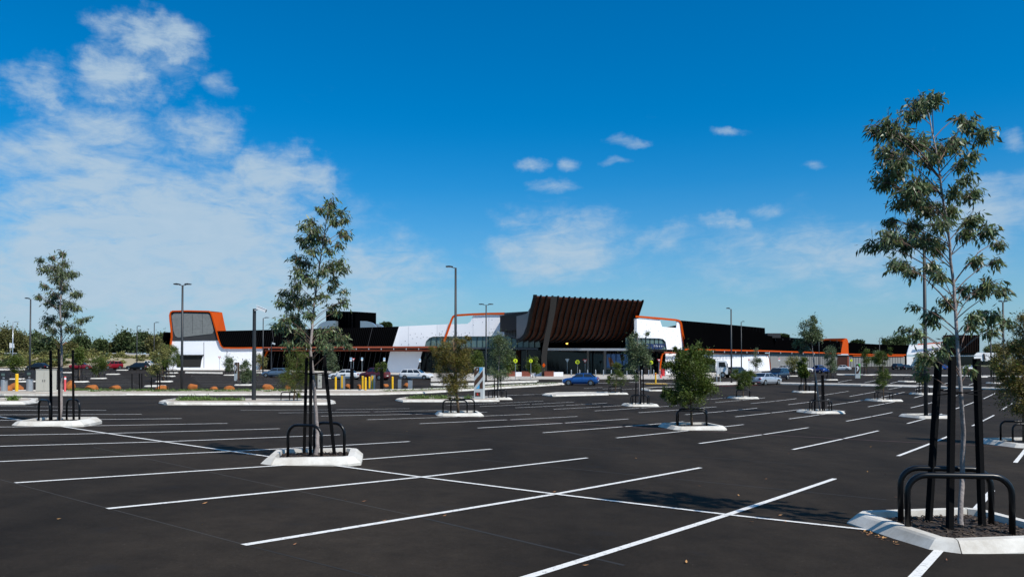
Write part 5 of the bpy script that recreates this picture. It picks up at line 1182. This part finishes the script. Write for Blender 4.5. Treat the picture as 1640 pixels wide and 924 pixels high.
# ------------------------------------------------------------------ vehicles
def make_car(kind, paint, label, px, yb, az, L=4.5, group=None, d=None):
    """az: heading clockwise from the view direction, degrees"""
    g = G(px, yb)
    root = thing('parked_car', g, label, 'car', group); ORG[root.name] = (0, 0, 0); ORG_id = root.name
    H = {'sedan': 1.44, 'hatch': 1.43, 'wagon': 1.5, 'suv': 1.76, 'ute': 1.72}[kind]; W = .9 if kind in ('sedan', 'hatch', 'wagon') else .94
    h = L / 2; hood = {'sedan': .92, 'hatch': .92, 'wagon': .92, 'suv': 1.1, 'ute': 1.1}[kind]; belt = hood + .05; cl = .2 if kind in ('sedan', 'hatch', 'wagon') else .32
    # cabin stations: windscreen base, roof front, roof rear, rear-window base (x, forward +)
    cb = {'sedan': (.95, .25, -.85, -1.55), 'hatch': (1.0, .35, -1.25, -1.95), 'wagon': (1.0, .3, -1.75, -2.15), 'suv': (1.05, .45, -1.8, -2.15), 'ute': (1.05, .45, -.55, -.75)}[kind]
    k = L / 4.5; cb = tuple(c * k for c in cb)
    st = [(h, .42, hood - .32, W * .72), (h - .12, .25, hood - .2, W * .9), (h - .5, cl, hood - .07, W * .98), (cb[0] + .1, cl, hood, W), (0, cl, belt, W), (cb[2], cl, belt + .03, W)]
    if kind == 'sedan': st += [(cb[3], cl, belt + .03, W), (-h + .3, cl + .05, belt - .01, W * .97), (-h + .08, .32, belt - .08, W * .88), (-h, .45, belt - .25, W * .8)]
    elif kind == 'ute': st += [(cb[3], cl, belt + .02, W), (-h + .1, cl + .05, belt + .02, W * .97), (-h, .45, belt, W * .95)]
    else: st += [(-h + .25, cl + .02, belt + .03, W * .97), (-h + .06, .32, belt, W * .9), (-h, .45, belt - .2, W * .84)]
    mb = MB(); n = 10; vs = []
    for (x, zl, zt, w) in st:
        half = [(w * .9, zl), (w, zl + (zt - zl) * .3), (w, zl + (zt - zl) * .62), (w * .97, zl + (zt - zl) * .88), (w * .88, zt)]
        vs += [(x, y, z) for y, z in half] + [(x, -y, z) for y, z in half[::-1]]
    fs = [(i * n + j, i * n + (j + 1) % n, (i + 1) * n + (j + 1) % n, (i + 1) * n + j) for i in range(len(st) - 1) for j in range(n)] + [tuple(range(n)), tuple((len(st) - 1) * n + j for j in range(n - 1, -1, -1))]
    mb.add(vs, fs)
    # cabin shell
    wb, wr = W * .9, W * .70; zb = belt - .03
    B = [(cb[0], wb, zb), (cb[3], wb, zb), (cb[3], -wb, zb), (cb[0], -wb, zb)]; Tt = [(cb[1], wr, H - .03), (cb[2], wr, H - .03), (cb[2], -wr, H - .03), (cb[1], -wr, H - .03)]
    Tu = [(cb[1] - .12, wr * .85, H), (cb[2] + .12, wr * .85, H), (cb[2] + .12, -wr * .85, H), (cb[1] - .12, -wr * .85, H)]
    mb.add(B + Tt + Tu, [(i, (i + 1) % 4, 4 + (i + 1) % 4, 4 + i) for i in range(4)] + [(4 + i, 4 + (i + 1) % 4, 8 + (i + 1) % 4, 8 + i) for i in range(4)] + [(8, 9, 10, 11)])
    if kind == 'ute':       # tray sides stay with the body, dark well on top
        pass
    body = mb.build('body', paint, root, smooth=False)
    def pane(a, b, c, dd, name, ins=.07, m='car_glass', out=.012):
        q = [Vector(v) for v in (a, b, c, dd)]; ctr = sum(q, Vector()) / 4; nn = (q[1] - q[0]).cross(q[3] - q[0]).normalized()
        if nn.dot(ctr - Vector((0, 0, .8))) < 0: nn = -nn
        q2 = []
        for i, v in enumerate(q):
            p, nx = q[i - 1], q[(i + 1) % 4]; q2.append(v + (p - v).normalized() * ins + (nx - v).normalized() * ins + nn * out)
        mb = MB(); mb.prism(q2, -nn * .01); return mb.build(name, m, root)
    pane(B[0], B[3], Tt[3], Tt[0], 'windscreen'); pane(B[1], B[2], Tt[2], Tt[1], 'rear_window')
    nseg = 2 if kind in ('sedan', 'ute', 'hatch') else 3
    for s in (1, -1):
        b0, b1 = Vector((cb[0] - .12, s * wb, zb + .02)), Vector((cb[3] + .1, s * wb, zb + .02)); t0, t1 = Vector((cb[1], s * wr, H - .03)), Vector((cb[2], s * wr, H - .03))
        for i in range(nseg): pane(b0.lerp(b1, i / nseg), b0.lerp(b1, (i + 1) / nseg), t0.lerp(t1, (i + 1) / nseg), t0.lerp(t1, i / nseg), 'side_window', .045)
        mb = MB(); mb.box((cb[0] - .2, s * (W + .08), belt + .06), (.1, .2, .13)); mb.build('mirror', paint, root)
        mb = MB(); mb.box((h - .14, s * W * .68, hood - .3), (.22, W * .36, .14)); mb.build('headlight', 'lens', root)
        mb = MB(); mb.box((-h + .09, s * W * .74, belt - .2), (.18, W * .3, .18)); mb.build('tail_light', 'tail', root)
        for x in (h - .85 * k, -h + .85 * k):
            r = .32 if kind in ('sedan', 'hatch', 'wagon') else .37
            mb = MB(); mb.tube([(x, s * (W - .22), r), (x, s * (W + .003), r)], r * 1.16, 16); mb.build('wheel_arch', 'interior', root)
            mb = MB(); mb.tube([(x, s * (W - .2), r), (x, s * (W - .02), r), (x, s * (W + .022), r)], [r, r, r * .93], 18); ty = mb.build('wheel', 'tyre', root)
            mb = MB(); mb.tube([(x, s * (W + .005), r), (x, s * (W + .03), r)], [r * .66, r * .6], 12); mb.build('rim', 'rim', ty)
        for xd in (0.05, -.95 * k):
            mb = MB(); mb.box((xd - .38, s * (W + .012), belt - .12), (.16, .025, .035)); mb.build('door_handle', paint, root)
    mb = MB(); mb.box((-h - .005, 0, .62), (.02, .4, .12)); mb.build('number_plate', 'plate', root)
    mb = MB(); mb.box((h - .02, 0, .40), (.1, W * 1.1, .14)); mb.build('grille', 'dark_plastic', root)
    if kind == 'ute': mb = MB(); mb.box(((cb[3] - h) / 2, 0, belt + .03), (h + cb[3] - .15, W * 1.6, .04)); mb.build('tray', 'dark_plastic', root)
    root.rotation_euler = (0, 0, R(90 - az)); ORG[ORG_id] = tuple(g)
    return root
for nme, c, mt in [('blue', (.02, .12, .38), .5), ('white', (.75, .75, .74), 0), ('maroon', (.14, .012, .02), .4), ('silver', (.40, .45, .50), .6), ('pale_silver', (.52, .55, .6), .5), ('black', (.006, .006, .008), .2), ('navy', (.012, .025, .06), .4), ('red', (.32, .015, .03), .3), ('steel_blue', (.16, .22, .29), .5), ('dark_green', (.012, .02, .022), .3), ('royal', (.01, .06, .28), .4)]: car_paint(nme, c, mt)
make_car('hatch', 'paint_blue', 'bright blue hatchback driving past the entrance planters', 930, 617, -76, 4.2)
make_car('sedan', 'paint_white', 'white sedan with rear spoiler behind the boom gates', 553, 607.5, -78, 4.6)
make_car('suv', 'paint_maroon', 'maroon four-wheel drive behind the boom gates', 600, 608.5, -66, 4.3)
make_car('wagon', 'paint_white', 'white station wagon facing the striped pylon side', 667, 607.5, 104, 4.9)
make_car('hatch', 'paint_steel_blue', 'blue-grey hatchback partly behind the feathery olive tree', 443, 604, -80, 4.4)
make_car('suv', 'paint_navy', 'dark four-wheel drive parked before the white tower wall', 320, 591.3, 82, 4.9)
make_car('suv', 'paint_black', 'black four-wheel drive half hidden beside the dark small tree', 290, 591, 80, 4.6)
make_car('sedan', 'paint_pale_silver', 'silver sedan seen from behind near the squat shrub tree', 1226, 616, 48, 4.8)
make_car('suv', 'paint_navy', 'dark blue sport wagon facing the silver sedan', 1246, 608, -140, 4.7)
make_car('sedan', 'paint_white', 'white sedan behind the dark blue sport wagon', 1254, 594.5, -50, 4.5)
make_car('ute', 'paint_white', 'white utility beside the round yellow-green shrub tree', 1284, 597.5, 70, 4.9)
make_car('ute', 'paint_royal', 'blue utility parked next to the white one', 1311, 597.5, 160, 4.9)
make_car('sedan', 'paint_white', 'white sedan parked by the orange portal', 1348, 593.5, -60, 4.5)
make_car('suv', 'paint_dark_green', 'dark four-wheel drive behind the squat shrub tree', 1181, 604.5, 60, 4.6)
make_car('suv', 'paint_black', 'black four-wheel drive before the far grey wall', 1440, 592, 60, 4.6)
make_car('sedan', 'paint_black', 'black sedan next to the far black four-wheel drive', 1452, 592, 60, 4.5)
make_car('sedan', 'paint_royal', 'blue sedan glimpsed between the stakes of the tallest gum', 1511, 592, 70, 4.5)
make_car('sedan', 'paint_white', 'white sedan glimpsed beyond the long kerb near the far lamps', 1552, 594.5, 50, 4.5)
make_car('hatch', 'paint_black', 'black hatchback beside the lamp post behind the ticket machines', 61, 592.5, -80, 4.2)
make_car('sedan', 'paint_red', 'red sedan parked by the scrubby bank', 131, 591.5, 85, 4.6)
make_car('suv', 'paint_white', 'white four-wheel drive parked beside the red sedan', 148, 588, -50, 4.4)
make_car('suv', 'paint_red', 'dark red four-wheel drive by the scrubby bank', 178, 591.5, -150, 4.5)
make_car('wagon', 'paint_black', 'black wagon by the scrubby bank next to the white utility', 221, 592.5, -75, 4.7)
make_car('ute', 'paint_white', 'white utility by the scrubby bank behind the black wagon', 237, 588.5, 80, 4.9)
def truck():
    g = G(1136, 604.5); t = thing('army_truck', g, 'white-cabbed truck with dark green canvas load bay', 'truck'); ORG[t.name] = (0, 0, 0); key = t.name
    mb = MB(); mb.box((-1.5, 0, .95), (5.2, 2.2, .25)); mb.build('chassis', 'dark_plastic', t)
    mb = MB(); mb.prism([(-4.1, -1.15, 1.1), (1.0, -1.15, 1.1), (1.0, -1.15, 2.75), (.8, -1.15, 2.9), (-3.9, -1.15, 2.9), (-4.1, -1.15, 2.75)], (0, 2.3, 0)); mb.build('canvas_cover', 'canvas', t)
    mb = MB(); mb.prism([(1.15, -1.1, .6), (2.9, -1.1, .6), (2.95, -1.1, 1.6), (2.7, -1.1, 2.75), (1.15, -1.1, 2.8)], (0, 2.2, 0)); cab = mb.build('cab', 'paint_white', t)
    for s in (-1, 1): mb = MB(); mb.prism([(1.5, s * 1.11, 1.75), (2.6, s * 1.11, 1.75), (2.45, s * 1.11, 2.55), (1.5, s * 1.11, 2.55)], (0, s * .02, 0)); mb.build('side_window', 'car_glass', cab)
    mb = MB(); mb.prism([(2.955, -.95, 1.7), (2.955, .95, 1.7), (2.77, .95, 2.55), (2.77, -.95, 2.55)], (.02, 0, 0)); mb.build('windscreen', 'car_glass', cab)
    for s in (-1, 1):
        mb = MB(); mb.box((2.85, s * 1.35, 2.0), (.12, .25, .6)); mb.build('mirror', 'dark_plastic', cab)
        for x in (2.1, -1.9, -3.1): mb = MB(); mb.tube([(x, s * .75, .5), (x, s * 1.14, .5)], .5, 16); w = mb.build('wheel', 'tyre', t); mb = MB(); mb.tube([(x, s * 1.13, .5), (x, s * 1.16, .5)], .26, 10); mb.build('rim', 'rim', w)
    mb = MB(); mb.box((2.95, 0, .7), (.12, 2.1, .3)); mb.build('bumper', 'dark_plastic', t)
    t.rotation_euler = (0, 0, R(-12)); ORG[key] = tuple(g)
truck()

# ------------------------------------------------------------------ background: bank, scrub, trees, houses
A = []; B = []; C = []; D = []
for x in np.arange(-140, 262, 8.0):
    y = 567 + 1.5 * math.sin(x * .03) ; q = P(x, 589, 205); A.append(Vector((q.x, 205, T(q.x, 205) - .2))); q = P(x, y + 8, 214); B.append(q); q = P(x, y, 226); C.append(q); q = P(x, y + 1, 262); D.append(q)
mb = MB(); mb.strip(A, B); mb.strip(B, C); mb.strip(C, D); struct('bank', mb, 'sand', smooth=True)
gr = MB(); r0 = thing('guard_rail', P(60, 567, 224), 'pale road guard rail along the top of the scrubby bank', 'guard rail'); gr.prism([P(-140, 564.6, 224), P(190, 565.2, 224), P(262, 567, 224), P(262, 568, 224), P(190, 566.6, 224), P(-140, 566, 224)], (0, .1, 0)); gr.build('rail', 'fascia', r0)
for k in range(26):
    x = -130 + k * 15; q = P(x, 566, 224.3); mb = MB(); mb.box(q - Vector((0, 0, .5)), (.12, .12, 1.0)); mb.build('rail_post', 'fascia', r0)
for k in range(120):
    px = random.uniform(-30, 262); row = random.random(); d = 207 + row * 17; yb = 589 - row * 19
    if 185 < px < 262 and row < .5 and random.random() < .6: continue
    bm = random.choice(['leaf_scrub', 'leaf_far_olive', 'leaf_far', 'leaf_scrub']); h = random.uniform(5, 10) * (1.1 if px < 180 else .75); q = P(px, yb + 1, d)
    bushy('scrub_bush', q, [(px, yb - h * .45, h * .95, h * .55), (px + random.uniform(-5, 5), yb - h * .3, h * .8, h * .4)], d, {'leaf_scrub': 'pale yellow-olive bush on the sandy bank', 'leaf_far_olive': 'brownish olive bush on the sandy bank', 'leaf_far': 'dark green bush on the sandy bank'}[bm], bm, 420, .45, .5, group='bushes on the bank', cat='bush', trunk_r=.08, clump=.35)
TR = [(8,548,22,26,'leaf_far_olive'),(-30,545,26,28,'leaf_far'),(30,553,16,22,'leaf_far_olive'),(52,550,16,18,'leaf_far'),(70,552,14,16,'leaf_far'),(84,556,11,13,'leaf_far_olive'),(132,552,17,15,'leaf_far'),(112,558,10,9,'leaf_far_olive'),(161,556,9,13,'leaf_far'),(181,557,6,9,'leaf_far_olive'),(199,547,13,16,'leaf_far'),(214,553,9,13,'leaf_far'),(229,547,11,15,'leaf_far'),(246,550,10,14,'leaf_far_olive'),(259,548,9,17,'leaf_far'),(170,562,8,7,'leaf_far')]
NAMES = ['broad olive tree beside the pale street light','broad dark tree partly cut by the frame edge','rounded olive tree next to the street light','dark leafy tree behind the single-armed lamp','dark rounded tree near the slim gum','olive tree tangled behind the slim gum','broad dome-shaped dark tree right of the slim gum','low olive tree before the red roof','small dark cone-shaped tree between the dome trees','tiny olive tree in the gap of the tree line','tall leafy dark tree left of the two far lamps','dark tree just behind the shorter far lamp','dark tall tree between the two far lamps','olive tree touching the far lamp by the tower','dark tree against the black tower block','low shrubby dark tree in the tree line gap']
for (x, y, rx, ry, m), nm in zip(TR, NAMES):
    d = random.uniform(262, 300); q = P(x, 575, d); g = Vector((q.x, q.y, P(x, 570, d).z - 1.5))
    cr = [(x, y, rx * .8, ry * .75)] + [(x + random.uniform(-.65, .65) * rx, y + random.uniform(-.45, .5) * ry, rx * random.uniform(.3, .5), ry * random.uniform(.3, .45)) for _ in range(7)] + [(x + random.uniform(-.7, .7) * rx, y + ry * .6, rx * .5, ry * .4) for _ in range(2)]
    bushy('background_tree', g, cr, d, nm, m, 4200, .52, .6, trunk_r=.3, clump=.34, nclump=110)
for (x, y, rx, ry, d, m, nm) in [(1434, 551, 21, 13, 460, 'leaf_far', 'wide dome-topped tree rising behind the far black wing'), (617, 523, 8, 4, 240, 'leaf_far', 'treetop showing above the left roof edge'), (1255, 540, 7, 3, 290, 'leaf_far', 'treetop showing above the right wing roof'), (1374, 549, 10, 3, 380, 'leaf_far', 'low treetop above the far wing by the portal'), (1629, 557, 14, 12, 470, 'leaf_far', 'dark tree behind the far lamps by the frame end'), (1660, 552, 22, 18, 470, 'leaf_far', 'large dark tree beyond the rusty-green tree'), (1590, 560, 10, 8, 455, 'leaf_gum_grey', 'grey-green small tree above the white shop block'), (1607, 566, 8, 9, 430, 'leaf_far_olive', 'olive shrub tree at the end of the white shop block')]:
    q = P(x, 575, d); g = Vector((q.x, q.y, T(q.x, min(d, 300)))); cr = [(x, y, rx * .8, ry * .8)] + [(x + random.uniform(-.7, .7) * rx, y + random.uniform(-.4, .4) * ry, rx * .4, ry * .45) for _ in range(6)]
    bushy('background_tree', g, cr, d, nm, m, 2600, .7, .6, trunk_r=.3, clump=.34, nclump=80)
def house(px0, px1, yr, ye, yb, d, label, roofm='roof_tile'):
    g = P((px0 + px1) / 2, yb, d); t = thing('house', g, label, 'house'); mb = MB(); mb.prism([P(px0, ye, d), P(px1, ye, d), P(px1, yb + 6, d), P(px0, yb + 6, d)], (0, 8, 0)); mb.build('wall', 'white_wall', t)
    mb = MB(); a, b = P(px0 - 2, ye, d - .6), P(px1 + 2, ye, d - .6); r1, r2 = P(px0 + 4, yr, d + 4), P(px1 - 4, yr, d + 4); c2, d2 = b + Vector((0, 9.2, 0)), a + Vector((0, 9.2, 0)); mb.add([a, b, c2, d2, r1, r2], [(0, 1, 5, 4), (1, 2, 5), (2, 3, 4, 5), (3, 0, 4), (0, 3, 2, 1)]); mb.build('roof', roofm, t)
    mb = MB(); w = (px1 - px0) * .2; mb.prism([P(px0 + w, ye + 2, d - .05), P(px0 + 2 * w, ye + 2, d - .05), P(px0 + 2 * w, ye + 6, d - .05), P(px0 + w, ye + 6, d - .05)], (0, .08, 0)); mb.build('window', 'glass_dark', t)
house(100, 120, 548, 553.5, 565, 312, 'house with red tiled roof among the bank trees')
house(176, 192, 551.5, 555, 566, 312, 'pale house between the dark trees by the bank')
# pale far sign by the street light
g = P(18, 566, 228); t = thing('roadside_sign', g, 'white roadside board by the pale street light', 'sign'); mb = MB(); mb.prism([P(15, 549, 228), P(22, 550, 228), P(22.5, 557, 228), P(15, 557, 228)], (0, .15, 0)); mb.build('board', 'white_plastic', t)
for x in (16.5, 20.5): mb = MB(); mb.tube([P(x, 568, 228.1), P(x, 556, 228.1)], .1, 6); mb.build('leg', 'steel', t)
